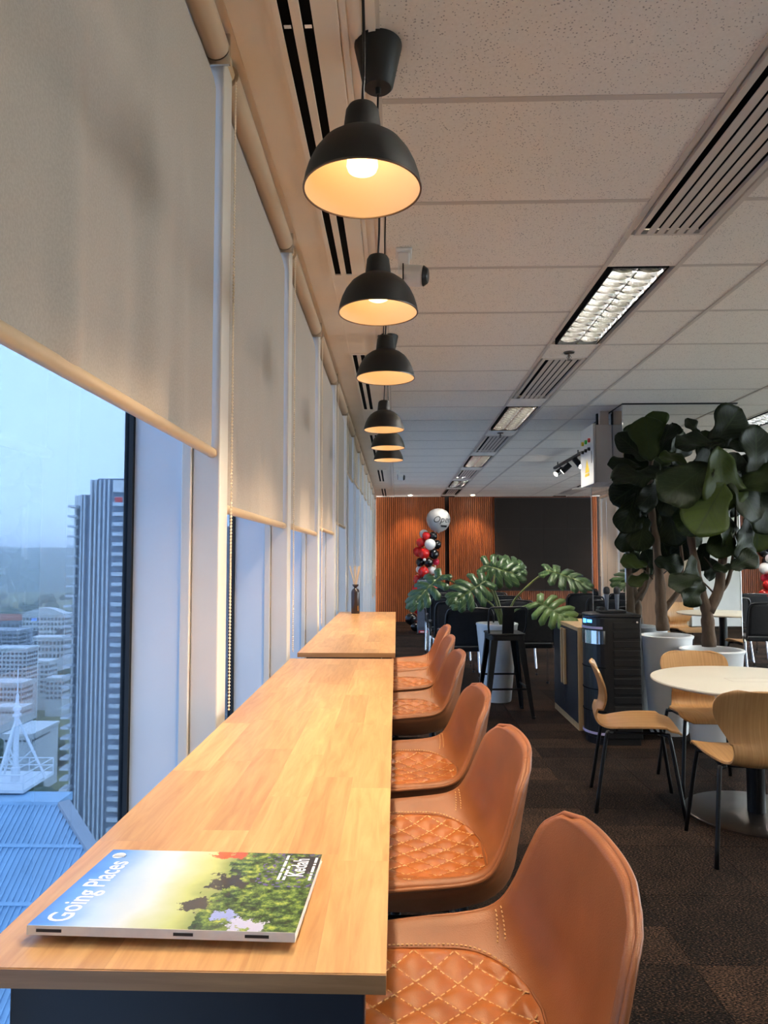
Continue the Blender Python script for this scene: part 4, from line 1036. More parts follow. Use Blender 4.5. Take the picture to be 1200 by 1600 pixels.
for (x0, y0, x1, y1, z) in ((-0.178, -0.178, 0.178, -0.178, 0.245), (-0.170, 0.170, 0.170, 0.170, 0.32), (-0.178, -0.178, -0.178, 0.178, 0.245), (0.178, -0.178, 0.178, 0.178, 0.245)):
    MB().bar((x0, y0, z), (x1, y1, z), 0.006, 0.016).build('crossbar', 'black_metal', bs)
# back stands on the near side (towards the viewer)
hp = catmull([(-0.150, -0.10, 0.70), (-0.165, -0.135, 0.78), (-0.165, -0.165, 0.88), (-0.155, -0.185, 0.935), (-0.10, -0.195, 0.945), (0.10, -0.195, 0.945), (0.155, -0.185, 0.935), (0.165, -0.165, 0.88), (0.165, -0.135, 0.78), (0.150, -0.10, 0.70)], 5)
MB().tube(hp, 0.009, 8).build('back_hoop', 'black_metal', bs, smooth=True)
MB().add([(-0.05, -0.150, 0.71), (0.05, -0.150, 0.71), (0.05, -0.192, 0.945), (-0.05, -0.192, 0.945), (-0.05, -0.146, 0.71), (0.05, -0.146, 0.71), (0.05, -0.188, 0.945), (-0.05, -0.188, 0.945)],
         [(0,1,2,3),(7,6,5,4),(0,4,5,1),(1,5,6,2),(2,6,7,3),(3,7,4,0)]).build('back_splat', 'black_metal', bs)

# ================================================================== CABINET, SPEAKER TOWER, MICROPHONES
cb = thing('sideboard_cabinet', 'low black cabinet with pale oak edges behind the speaker tower', 'cabinet', (1.45, 5.76, 0))
MB().box(0.012, 0.46, 0.012, 0.85, 0.05, 0.785).build('body', 'navy', cb)
MB().box(0.0, 0.47, 0.0, 0.86, 0.785, 0.815).build('top_board', 'pale_wood', cb, bevel=0.002)
MB().box(0.0, 0.47, 0.0, 0.012, 0.0, 0.785).build('side_board', 'pale_wood', cb, bevel=0.002)
MB().box(0.0, 0.47, 0.850, 0.862, 0.0, 0.785).build('side_board', 'pale_wood', cb, bevel=0.002)
MB().box(0.0, 0.46, 0.012, 0.85, 0.0, 0.05).build('plinth', 'pale_wood', cb, bevel=0.002)
for k, (a, b) in enumerate(((0.016, 0.428), (0.434, 0.846))):
    d = MB().box(-0.004, 0.012, a, b, 0.056, 0.780).build('door', 'navy', cb, bevel=0.002)
    yy = b-0.06 if k == 0 else a+0.02
    MB().box(-0.030, -0.004, yy, yy+0.035, 0.30, 0.77).build('handle', 'pale_wood', d, bevel=0.006, segs=3)

MAT['led'] = emis('blue_led', (60, 130, 255), 2.2); MAT['panel_silver'] = pm('polished_silver_panel', (226, 230, 234), 0.08, metal=1.0, var=0.01); MAT['lilac'] = pm('lilac_light_bar', (176, 168, 204), 0.3)
st_ = thing('speaker_tower', 'tall black party speaker with a mirror strip standing in for window reflections and curved front by the cabinet', 'speaker', (1.615, 5.47, 0))
def tower_poly(g=0.0):
    out = []
    for k in range(17):
        a = PI/2 + PI*k/16; out.append((-0.06+(0.135+g)*math.cos(a), (0.165+g)*math.sin(a)))
    out += [(0.185+g, -0.165-g), (0.185+g, 0.165+g)]
    return out
MB().prism(tower_poly(), 0.05, 0.93).build('cabinet_body', 'black_plastic', st_, bevel=0.006)
MB().prism(tower_poly(-0.012), 0.0, 0.05).build('base', 'black_plastic', st_, bevel=0.004)
MB().prism(tower_poly(0.004), 0.93, 0.955).build('top_deck', 'black_plastic', st_, bevel=0.008, segs=3)
def arc_strip(a0, a1, z0, z1, g, n=10):
    m_ = MB(); vs = []
    for k in range(n+1):
        a = math.radians(a0+(a1-a0)*k/n)
        for gg in (g, g+0.004):
            for z in (z0, z1): vs.append((-0.06+(0.135+gg)*math.cos(a), (0.165+gg)*math.sin(a), z))
    fs = []
    for k in range(n):
        b = k*4
        for q in ((0,1,3,2),): pass
        fs += [(b, b+4, b+5, b+1), (b+2, b+3, b+7, b+6), (b, b+2, b+6, b+4), (b+1, b+5, b+7, b+3)]
    fs += [(0, 1, 3, 2), (n*4, n*4+2, n*4+3, n*4+1)]
    return m_.add(vs, fs)
arc_strip(150, 255, 0.845, 0.862, 0.0).build('light_bar', 'lilac', st_)
pn = arc_strip(160, 262, 0.735, 0.832, 0.0, 20).build('silver_panel', 'panel_silver', st_, smooth=False)  # mirror-metal strip in place of the window reflection on the glossy body
arc_strip(185, 200, 0.885, 0.915, 0.0, 4).build('display', 'led', st_)
arc_strip(206, 222, 0.890, 0.912, 0.0, 4).build('display', 'led', st_)
arc_strip(150, 262, 0.075, 0.092, 0.004).build('light_bar', 'lilac', st_)
for z in (0.24, 0.40, 0.56): arc_strip(140, 262, z, z+0.006, 0.0).build('grille_seam', 'black_slot', st_)
for k in range(12):
    z = 0.10+k*0.068
    MB().box(-0.02, 0.175, -0.171, -0.164, z, z+0.048).build('side_rib', 'black_plastic', st_, bevel=0.003)
MB().tube([(0.15, -0.167, 0.90), (0.15, -0.185, 0.90)], 0.008, 8).build('jack', 'chrome', st_)
mb_ = thing('charging_dock', 'small black charging dock holding two microphones on the speaker tower', 'dock', (1.615, 5.47, 0.955))
MB().box(-0.085, 0.12, -0.05, 0.06, 0, 0.022).build('cradle_body', 'black_plastic', mb_, bevel=0.006)
MB().box(-0.085, -0.04, -0.045, 0.03, 0.022, 0.045).build('control_block', 'black_plastic', mb_, bevel=0.004)
for k, (x, lb) in enumerate(((-0.015, 'black handheld microphone standing in the cradle, left one'), (0.062, 'black handheld microphone standing in the cradle, right one'))):
    m_ = thing('microphone', lb, 'microphone', (1.615+x, 5.47, 0.977), 0, 'microphones on the speaker tower')
    MB().lathe([(0.012, 0.0), (0.013, 0.02), (0.0165, 0.10), (0.018, 0.12)], 16).build('handle', 'speaker_grey', m_, smooth=True)
    MB().lathe([(0.018, 0.12), (0.024, 0.126), (0.025, 0.15), (0.021, 0.168), (0.010, 0.176), (0.0, 0.177)], 16).build('grille', 'matte_black', m_, smooth=True)

# ================================================================== GREY UPRIGHT UNIT
gu = thing('upright_unit', 'tall grey upright unit with a red strip at its foot before the balloons', 'speaker', (0.50, 12.95, 0), math.radians(-8))
MB().box(-0.11, 0.13, -0.13, 0.15, 0.02, 0.98).build('body', 'speaker_grey', gu, bevel=0.03, segs=3)
MB().box(-0.09, 0.11, -0.145, -0.128, 0.12, 0.90).build('front_grille', 'speaker_grey', gu, bevel=0.006)
MB().box(-0.12, 0.14, -0.15, 0.16, 0.0, 0.02).build('foot_plate', 'black_plastic', gu)
MB().box(-0.08, 0.10, -0.152, -0.128, 0.03, 0.075).build('red_strip', 'red_plastic', gu, bevel=0.004)
MB().box(-0.05, 0.07, -0.156, -0.150, 0.042, 0.062).build('white_strip', 'white_paint', gu)
MB().box(-0.08, 0.10, -0.10, 0.12, 0.98, 1.0).build('top_cap', 'black_plastic', gu, bevel=0.006)

# ================================================================== DARK LED SCREEN
sv = thing('led_screen', 'large dark video wall on the slatted wall', 'screen', (2.144, YF-0.005, 0.69))
MB().box(-0.02, 2.06, -0.05, 0.0, -0.02, 1.985).build('frame', 'black_plastic', sv, bevel=0.003)
for i in range(4):
    for j in range(3):
        MB().box(i*0.51+0.0012, (i+1)*0.51-0.0012, -0.056, -0.050, j*0.655+0.0012, (j+1)*0.655-0.0012).build('panel', 'screen', sv)

# ================================================================== BALLOON COLUMNS
def balloon_column(label, loc, items, text=None):
    t = thing('balloon_column', label, 'balloons', loc, 0, 'balloon columns by the slatted wall')
    MB().tube([(0, 0.05, 0), (0, 0.05, 1.9)], 0.012, 8).build('pole', 'white_paint', t)
    MB().lathe([(0.0, 0.0), (0.16, 0.0), (0.16, 0.015), (0.0, 0.02)], 24).build('base_plate', 'black_plastic', t)
    for x, y, z, r, mname in items:
        b = MB().lathe([(0.0, -1.08*r), (0.06*r, -1.06*r), (0.10*r, -1.0*r), (0.34*r, -0.93*r), (0.62*r, -0.76*r), (0.86*r, -0.45*r), (0.98*r, -0.10*r), (0.99*r, 0.18*r), (0.90*r, 0.48*r), (0.68*r, 0.76*r), (0.36*r, 0.93*r), (0.0, 0.98*r)], 22).build('balloon', mname, t, (x, y, z), smooth=True)
        b.rotation_euler = (random.uniform(-0.5, 0.5), random.uniform(-0.5, 0.5), 0) if r < 0.2 else (0, 0, 0)
    return t
random.seed(5)
pxm = 13.6/1109.0
def bl(u, v, r, m, dy=0.0): return ((u-680)*pxm, dy, 1.37-(v-872)*pxm, r*pxm, m)
items = [bl(685, 813, 19, 'bal_clear'), bl(662.5, 834, 7, 'bal_white', 0.1), bl(665.5, 837.5, 6.5, 'bal_red', -0.05), bl(676.5, 838, 7, 'bal_black'), bl(657.5, 848, 7.5, 'bal_red'), bl(671.5, 851, 8.7, 'bal_white', -0.12),
         bl(682.5, 851, 7.5, 'bal_black', 0.05), bl(654, 862, 8.5, 'bal_red', 0.08), bl(662, 865, 8.7, 'bal_red', -0.1), bl(677.5, 866, 8.2, 'bal_black', -0.03), bl(656.5, 878.5, 7, 'bal_black'), bl(669, 879, 7.5, 'bal_black', -0.06),
         bl(662.5, 874.5, 2.3, 'bal_white', -0.2), bl(681, 878, 5.5, 'bal_pink', 0.05), bl(655, 890, 5.5, 'bal_white', 0.05), bl(661, 893.5, 8.5, 'bal_red', -0.12), bl(674, 891, 6.5, 'bal_white', -0.02), bl(653, 905, 7.5, 'bal_red', 0.1),
         bl(663, 907, 7.5, 'bal_black', -0.05), bl(677, 905, 7, 'bal_black', 0.0), bl(650, 920, 7, 'bal_red', 0.05), bl(662, 921, 7.5, 'bal_black'), bl(676, 919, 7.5, 'bal_red', 0.05), bl(688, 932, 8, 'bal_white', 0.1), bl(650, 938, 8, 'bal_white'),
         bl(666, 936, 8.5, 'bal_red'), bl(678, 946, 8.5, 'bal_black'), bl(655, 952, 8.5, 'bal_red'), bl(642, 966, 9.5, 'bal_black', -0.05), bl(648, 977, 7, 'bal_black', -0.2), bl(664, 966, 9, 'bal_white'), bl(680, 966, 9, 'bal_red'), bl(656, 975, 6, 'bal_red', -0.1)]
bc1 = balloon_column('red, black and white balloon column with a pearl balloon on top', ((680-619)*pxm, 13.6, 0), items)
ctr = Vector(items[0][:3]); rad = items[0][3]*1.0
def on_ball(p):
    a = p.x/rad + 0.30; b = p.y/rad - 0.22
    q = Vector((math.sin(a)*math.cos(b), -math.cos(a)*math.cos(b), math.sin(b)))*rad*1.015
    return ctr + q
text_mesh('lettering', 'Open', 0.17, 'ink_black', bc1, None, shear=0.35, map_fn=lambda p: on_ball(p+Vector((0, 0.05, 0))))
MB().tube([on_ball(Vector((-0.03+0.15*k/40, -0.075+0.022*math.sin(k*0.95), 0))) for k in range(41)], 0.005, 5).build('script_line', 'ink_black', bc1)
cols2 = ['bal_red', 'bal_black', 'bal_white']; it2 = []
for k in range(30):
    z = 0.12+0.062*k; a = k*2.4
    it2.append((0.13*math.cos(a), 0.13*math.sin(a), z, random.uniform(0.085, 0.115), cols2[k % 3] if k % 7 else 'bal_pink'))
it2.append((0, 0, 2.12, 0.2, 'bal_clear'))
balloon_column('balloon column beyond the fig trees at the right edge', (7.08, 13.6, 0), it2)

# ================================================================== PLANTS
def uv_leaf(name, fn, nu, nv, mat, parent):
    me = bpy.data.meshes.new(name); vs = []; fs = []; uvs = []
    for i in range(nu+1):
        for j in range(nv+1):
            vs.append(fn(i/nu, -1+2*j/nv)); uvs.append((i/nu, -1+2*j/nv))
    fs = [(i*(nv+1)+j, (i+1)*(nv+1)+j, (i+1)*(nv+1)+j+1, i*(nv+1)+j+1) for i in range(nu) for j in range(nv)]
    me.from_pydata([tuple(v) for v in vs], [], fs); l = me.uv_layers.new(name='UVMap')
    for p in me.polygons:
        for li in p.loop_indices: l.data[li].uv = uvs[me.loops[li].vertex_index]
    me.polygons.foreach_set('use_smooth', [True]*len(me.polygons)); me.materials.append(MAT[mat])
    o = bpy.data.objects.new(name, me); COL.objects.link(o); o.parent = parent
    d = o.modifiers.new('thick', 'SOLIDIFY'); d.thickness = 0.002; d.offset = 0
    return o
def frame(base, d, nrm, roll=0):
    d = Vector(d).normalized(); n = Vector(nrm); n = (n - d*n.dot(d)).normalized(); s = n.cross(d)
    M = Matrix.Identity(4)
    for i in range(3): M[i][0] = d[i]; M[i][1] = s[i]; M[i][2] = n[i]
    M.translation = base; return M @ Matrix.Rotation(roll, 4, 'X')
def fig_shape(seed):
    r = random.Random(seed); ph = r.uniform(0, 6); bend = r.uniform(0.05, 0.35); fold = r.uniform(0.05, 0.30); wv = r.uniform(0.035, 0.07)
    tab = [0.02, 0.17, 0.215, 0.20, 0.225, 0.29, 0.345, 0.365, 0.34, 0.255, 0.06]
    def fn(t, s):
        k = t*10; i = min(9, int(k)); w = tab[i]+(tab[i+1]-tab[i])*(k-i)
        return (t - bend*0.25*t*t, w*s, -bend*t*t*0.5 + fold*abs(s)*w*0.8 + wv*math.sin(t*13+ph+2*s)*abs(s))
    return fn
LEAF = []
def fig_plant(label, loc, pot, trunk, branches, leaves, seed):
    t = thing('potted_fig', label, 'potted plant', loc, 0, 'potted fiddle-leaf fig trees')
    rt, rb, h = pot
    auto_smooth(MB().lathe([(0.0, 0.0), (rb, 0.0), (rb+0.006, 0.01), (rt-0.008, h-0.03), (rt, h-0.02), (rt+0.004, h-0.006), (rt-0.002, h), (rt-0.022, h), (rt-0.028, h-0.012), (rt-0.03, h-0.05), (0.0, h-0.052)], 56).build('pot', 'pot_white', t))
    MB().lathe([(0.0, 0.006), (0.7*rt, 0.004), (rt-0.032, 0.0)], 28, (0, 0, h-0.045)).build('soil', 'soil', t, smooth=True)
    lx, ly, lz = loc
    loc_ = Vector(loc)
    def loc_pts(pts): return [Vector(p)-loc_ for p in pts]
    n = len(trunk); tp = catmull(loc_pts(trunk), 4)
    MB().tube(tp, [0.050*(1-0.68*i/(len(tp)-1))+0.004*math.sin(i*1.7) for i in range(len(tp))], 12).build('trunk', 'bark', t, smooth=True)
    for pts, r0 in branches:
        bp = catmull(loc_pts(pts), 4)
        MB().tube(bp, [r0*(1-0.6*i/(len(bp)-1)) for i in range(len(bp))], 8).build('branch', 'bark' if r0 > 0.014 else 'twig', t, smooth=True)
    rnd = random.Random(seed)
    for k, (x, y, z, ang, ln, dep) in enumerate(leaves):
        c = Vector((x, y, z)) - loc_; a = math.radians(ang)
        d = Vector((math.cos(a), dep, math.sin(a))).normalized()
        nrm = Vector((rnd.uniform(-0.8, 0.8), -1.0, rnd.uniform(-0.3, 0.8)))
        if abs(ang-180) < 30 or ang < 25: nrm = Vector((rnd.uniform(-0.2, 0.2), -0.8, 1.0))
        M = frame(c - d*ln*0.5, d, nrm, rnd.uniform(-0.25, 0.25)) @ Matrix.Scale(ln*1.15, 4)
        if len(LEAF) < 6: LEAF.append(uv_leaf('leaf', fig_shape(len(LEAF)+2), 14, 8, 'fig_leaf', t)); o = LEAF[-1]
        else: o = share(LEAF[(k*5+seed) % 6], 'leaf', t)
        o.matrix_local = M
    return t
fig_plant('fiddle-leaf fig tree in a white pot, left of the pair', (2.14, 5.72, 0), (0.195, 0.135, 0.765),
    [(2.111, 5.720, 0.798), (2.100, 5.720, 0.949), (2.098, 5.720, 1.126), (2.083, 5.720, 1.329), (2.067, 5.720, 1.533), (2.041, 5.720, 1.763), (2.037, 5.720, 2.046), (2.061, 5.720, 2.253)],
    [([(2.115, 5.720, 0.949), (2.197, 5.720, 1.051), (2.249, 5.720, 1.137), (2.274, 5.720, 1.329), (2.258, 5.720, 1.533)], 0.028),
     ([(2.067, 5.720, 1.533), (1.974, 5.720, 1.687), (1.910, 5.720, 1.789)], 0.012),
     ([(2.042, 5.720, 1.789), (2.131, 5.720, 1.943), (2.219, 5.720, 2.046)], 0.014),
     ([(2.040, 5.720, 1.202), (1.980, 5.720, 1.268), (1.916, 5.720, 1.319)], 0.006),
     ([(2.040, 5.720, 1.943), (1.956, 5.720, 2.046), (1.880, 5.720, 2.073)], 0.011),
     ([(2.101, 5.720, 1.228), (2.162, 5.720, 1.279), (2.193, 5.720, 1.329)], 0.006)],
    [(2.112, 5.750, 2.450, 92, 0.24, 0.20), (1.980, 5.600, 2.295, 98, 0.33, 0.00), (1.902, 5.700, 2.250, 135, 0.28, 0.10), (2.123, 5.650, 2.303, 72, 0.30, 0.20), (2.287, 5.800, 2.317, 45, 0.22, 0.10), (2.226, 5.600, 2.193, 60, 0.24, 0.00), (1.878, 5.450, 2.005, 182, 0.40, -0.20), (1.975, 5.500, 1.872, 235, 0.30, -0.30), (1.834, 5.600, 1.740, 250, 0.30, -0.10), (1.920, 5.600, 1.570, 262, 0.26, 0.00), (2.119, 5.600, 1.855, 300, 0.30, -0.20), (2.193, 5.700, 1.644, 280, 0.30, 0.00), (1.903, 5.800, 1.926, 215, 0.30, 0.10), (2.177, 5.700, 2.054, 20, 0.30, 0.10), (2.047, 5.800, 2.187, 120, 0.30, 0.20), (1.839, 5.700, 2.122, 170, 0.24, 0.00), (2.158, 5.850, 2.167, 60, 0.30, 0.20), (1.995, 5.850, 1.825, 230, 0.30, 0.10), (2.276, 5.750, 1.765, 310, 0.26, 0.00), (2.151, 5.800, 1.509, 285, 0.24, 0.00), (1.854, 5.750, 1.560, 255, 0.24, 0.00), (2.279, 5.800, 1.951, 340, 0.30, 0.00), (1.866, 5.600, 1.335, 165, 0.20, -0.20), (1.915, 5.650, 1.204, 205, 0.16, -0.10), (2.046, 5.800, 1.355, 120, 0.16, 0.00), (2.123, 5.600, 1.330, 350, 0.22, -0.10), (2.289, 5.750, 1.483, 265, 0.22, 0.00)], 1)
fig_plant('taller fiddle-leaf fig tree in a white pot, right of the pair, behind the table', (2.33, 5.36, 0), (0.222, 0.150, 0.70),
    [(2.300, 5.330, 0.721), (2.295, 5.330, 0.885), (2.288, 5.330, 0.993), (2.245, 5.330, 1.143), (2.213, 5.330, 1.332), (2.185, 5.330, 1.546), (2.185, 5.330, 1.760), (2.247, 5.330, 1.999)],
    [([(2.302, 5.330, 0.979), (2.376, 5.330, 1.120), (2.403, 5.330, 1.285), (2.432, 5.330, 1.498), (2.419, 5.330, 1.712), (2.397, 5.330, 1.951)], 0.045),
     ([(2.375, 5.330, 1.096), (2.443, 5.330, 1.191), (2.484, 5.330, 1.332), (2.508, 5.330, 1.522), (2.523, 5.330, 1.759)], 0.020),
     ([(2.356, 5.330, 1.096), (2.293, 5.330, 1.167), (2.238, 5.330, 1.214), (2.196, 5.330, 1.214)], 0.008),
     ([(2.473, 5.330, 1.261), (2.511, 5.330, 1.309), (2.549, 5.330, 1.323)], 0.007),
     ([(2.398, 5.330, 1.261), (2.445, 5.330, 1.285)], 0.006),
     ([(2.181, 5.330, 1.569), (2.240, 5.330, 1.712), (2.315, 5.330, 1.855)], 0.014),
     ([(2.361, 5.330, 1.261), (2.316, 5.330, 1.332), (2.279, 5.330, 1.379)], 0.008),
     ([(2.523, 5.330, 1.759), (2.599, 5.330, 1.950), (2.672, 5.330, 2.045)], 0.012),
     ([(2.397, 5.330, 1.951), (2.369, 5.330, 2.142), (2.357, 5.330, 2.239)], 0.012)],
    [(2.257, 5.250, 2.226, 176, 0.34, -0.10), (2.463, 5.350, 2.329, 52, 0.36, 0.10), (2.273, 5.450, 2.367, 112, 0.15, 0.10), (2.226, 5.200, 2.040, 262, 0.34, -0.10), (2.317, 5.100, 1.962, 272, 0.42, -0.10), (2.086, 5.100, 1.935, 212, 0.42, -0.20), (2.593, 5.350, 2.231, 150, 0.28, 0.10), (2.618, 5.200, 2.113, 84, 0.38, 0.10), (2.581, 5.100, 1.915, 20, 0.36, -0.20), (2.484, 5.100, 1.824, 305, 0.36, -0.20), (2.222, 5.050, 1.739, 236, 0.40, -0.20), (2.377, 5.150, 1.645, 272, 0.34, -0.10), (2.186, 5.200, 1.694, 222, 0.32, -0.10), (2.355, 5.200, 1.527, 262, 0.26, 0.00), (2.628, 5.150, 1.746, 292, 0.36, -0.10), (2.638, 5.250, 1.589, 275, 0.32, 0.00), (2.563, 5.400, 1.997, 80, 0.30, 0.20), (2.534, 5.350, 1.474, 280, 0.28, 0.00), (2.119, 5.300, 2.082, 150, 0.28, 0.00), (2.399, 5.450, 2.185, 100, 0.28, 0.20), (2.488, 5.300, 1.852, 250, 0.34, 0.00), (2.205, 5.350, 1.833, 240, 0.32, 0.00), (2.682, 5.400, 2.006, 60, 0.32, 0.20), (2.775, 5.300, 2.089, 60, 0.34, 0.00), (2.791, 5.300, 1.851, 330, 0.34, 0.00), (2.788, 5.350, 1.641, 300, 0.30, 0.00), (2.524, 5.200, 1.527, 268, 0.30, 0.00), (2.416, 5.400, 1.861, 280, 0.32, 0.10), (2.090, 5.100, 1.311, 262, 0.17, -0.10), (2.036, 5.050, 1.213, 190, 0.22, -0.20), (2.071, 5.000, 1.135, 232, 0.20, -0.20), (2.372, 5.200, 1.301, 188, 0.14, -0.10), (2.481, 5.150, 1.343, 28, 0.20, -0.10), (2.376, 5.450, 1.283, 80, 0.18, 0.10), (2.316, 5.450, 1.389, 250, 0.20, 0.00)], 3)

# monstera
def monstera_leaf(parent, seed, nl=6):
    rnd = random.Random(seed); me = bpy.data.meshes.new('leaf'); vs = []; fs = []; uvs = []
    droop = rnd.uniform(0.25, 0.45)
    def surf(x, y):
        r2 = x*x*0.35 + y*y
        return Vector((x, y, -droop*r2 + 0.10*abs(y)*(1-abs(y)) ))
    for sg in (1, -1):
        for k in range(nl):
            t0, t1 = -0.02+0.94*k/nl, -0.02+0.94*(k+1)/nl; tm = (t0+t1)/2
            ln = [0.40, 0.50, 0.52, 0.48, 0.40, 0.26][k]
            a = math.radians([128, 104, 86, 70, 54, 34][k] + rnd.uniform(-5, 5))
            d = Vector((math.cos(a), math.sin(a)*sg)); pw = (t1-t0)
            NQ = 7; base = len(vs)
            for q in range(NQ+1):
                f = q/NQ
                p = Vector((tm+0.02, 0)) + d*ln*f + Vector((0.10*f*f*ln, 0))
                full = (0.5*pw)*(1+0.55*f*1.6)
                wd = full if f < 0.30 else full*(0.86 - 0.30*(f-0.3)) if f < 0.86 else full*0.42
                if f >= 0.999: wd = full*0.10
                ax = Vector((-d.y*sg, d.x*sg)) if True else None
                ax = Vector((1, 0)) if f < 0.12 else Vector((d.y*sg, -d.x*sg))
                for e in (-1, 1):
                    pp = p + ax*wd*e; vs.append(surf(pp.x, pp.y)); uvs.append((max(0, min(1, tm + e*pw*0.5)), sg*f))
            for q in range(NQ):
                b = base+q*2; fs.append((b, b+1, b+3, b+2) if sg > 0 else (b+1, b, b+2, b+3))
    # tip
    base = len(vs)
    for p in ((0.84, 0.0), (0.90, 0.10), (1.12, 0.0), (0.90, -0.10)): vs.append(surf(*p)); uvs.append((0.95, p[1]))
    fs.append((base, base+3, base+2, base+1))
    me.from_pydata([tuple(v) for v in vs], [], fs); l = me.uv_layers.new(name='UVMap')
    for p in me.polygons:
        for li in p.loop_indices: l.data[li].uv = uvs[me.loops[li].vertex_index]
    me.polygons.foreach_set('use_smooth', [True]*len(me.polygons)); me.materials.append(MAT['monstera'])
    o = bpy.data.objects.new('leaf', me); COL.objects.link(o); o.parent = parent
    d_ = o.modifiers.new('thick', 'SOLIDIFY'); d_.thickness = 0.004; d_.offset = 0
    MB().tube([surf(x/10-0.02, 0)+Vector((0, 0, 0.004)) for x in range(0, 11)], [0.012-0.0009*i for i in range(11)], 6).build('midrib', 'petiole', o, smooth=True)
    return o
mp_ = thing('potted_monstera', 'monstera with split leaves in a tall white pot behind the metal stool', 'potted plant', (0.975, 6.95, 0))
auto_smooth(MB().lathe([(0.0, 0.0), (0.125, 0.0), (0.130, 0.01), (0.197, 0.715), (0.203, 0.73), (0.200, 0.742), (0.178, 0.742), (0.172, 0.70), (0.0, 0.695)], 48).build('pot', 'pot_white', mp_))
MB().lathe([(0.0, 0.010), (0.12, 0.006), (0.171, 0.0)], 24, (0, 0, 0.70)).build('soil', 'soil', mp_, smooth=True)
def W(u, v, y): return Vector(((u-619)*y/1109.0, y, 1.37-(v-872)*y/1109.0)) - Vector((0.975, 6.95, 0))
MON = [  # petiole path, leaf base, direction, normal, size
    ([(784, 975, 6.95), (780, 950, 6.92), (766, 908, 6.85), (757, 884, 6.8)], (0.70, -0.15, -0.15), (0.15, -0.9, 0.5), 0.36, (-0.02, 0, 0)),
    ([(780, 975, 6.95), (768, 945, 6.9), (730, 920, 6.8), (688, 900, 6.75)], (-0.85, -0.25, -0.75), (-0.35, -0.55, 0.75), 0.40, (0, 0, 0)),
    ([(782, 975, 6.95), (776, 950, 6.8), (768, 925, 6.7), (757, 908, 6.6)], (-0.85, -0.45, -0.45), (-0.15, -0.85, 0.55), 0.38, (0, 0, 0)),
    ([(788, 975, 6.95), (800, 940, 6.92), (826, 912, 6.9), (853, 891, 6.85)], (0.85, -0.30, -0.22), (0.1, -0.55, 0.85), 0.40, (0, 0, 0)),
    ([(790, 975, 6.95), (800, 955, 6.8), (822, 945, 6.65), (838, 940, 6.55)], (0.55, -0.55, -0.30), (0.1, -0.9, 0.45), 0.36, (0, 0, 0)),
    ([(784, 975, 6.95), (779, 945, 7.05), (770, 915, 7.15), (775, 890, 7.2)], (0.55, 0.35, 0.15), (0.1, -0.8, 0.6), 0.36, (0, 0, 0)),
]
for k, (pts, d, nrm, size, off) in enumerate(MON):
    P_ = [W(*p) for p in pts]
    MB().tube(catmull(P_, 5), [0.010]*16, 8).build('petiole', 'petiole', mp_, smooth=True)
    o = monstera_leaf(mp_, 20+k); o.matrix_local = frame(P_[-1], d, nrm) @ Matrix.Scale(size, 4)

# ================================================================== REED DIFFUSER
rd = thing('reed_diffuser', 'dark brown bottle with pale reeds on the far bar table', 'reed diffuser', (-0.285, 4.98, BZ))
auto_smooth(MB().lathe([(0.0, 0.0), (0.028, 0.0), (0.030, 0.003), (0.030, 0.145), (0.028, 0.158), (0.020, 0.170), (0.010, 0.177), (0.009, 0.180), (0.012, 0.184), (0.020, 0.192), (0.023, 0.202), (0.020, 0.202), (0.008, 0.190), (0.0, 0.190)], 32).build('bottle', 'bottle', rd), 50)
MB().box(0.016, 0.022, -0.0300, -0.0255, 0.02, 0.055).build('label', 'gold', rd)
random.seed(3)
for k, (dx, dy) in enumerate(((-0.05, 0.0), (-0.042, -0.02), (-0.01, 0.01), (0.004, -0.02), (0.022, 0.02), (0.038, 0.0), (0.032, -0.01))):
    MB().tube([(dx*0.1, dy*0.1, 0.185), (dx*0.85, dy, 0.33)], 0.0028, 6).build('reed', 'reed', rd)

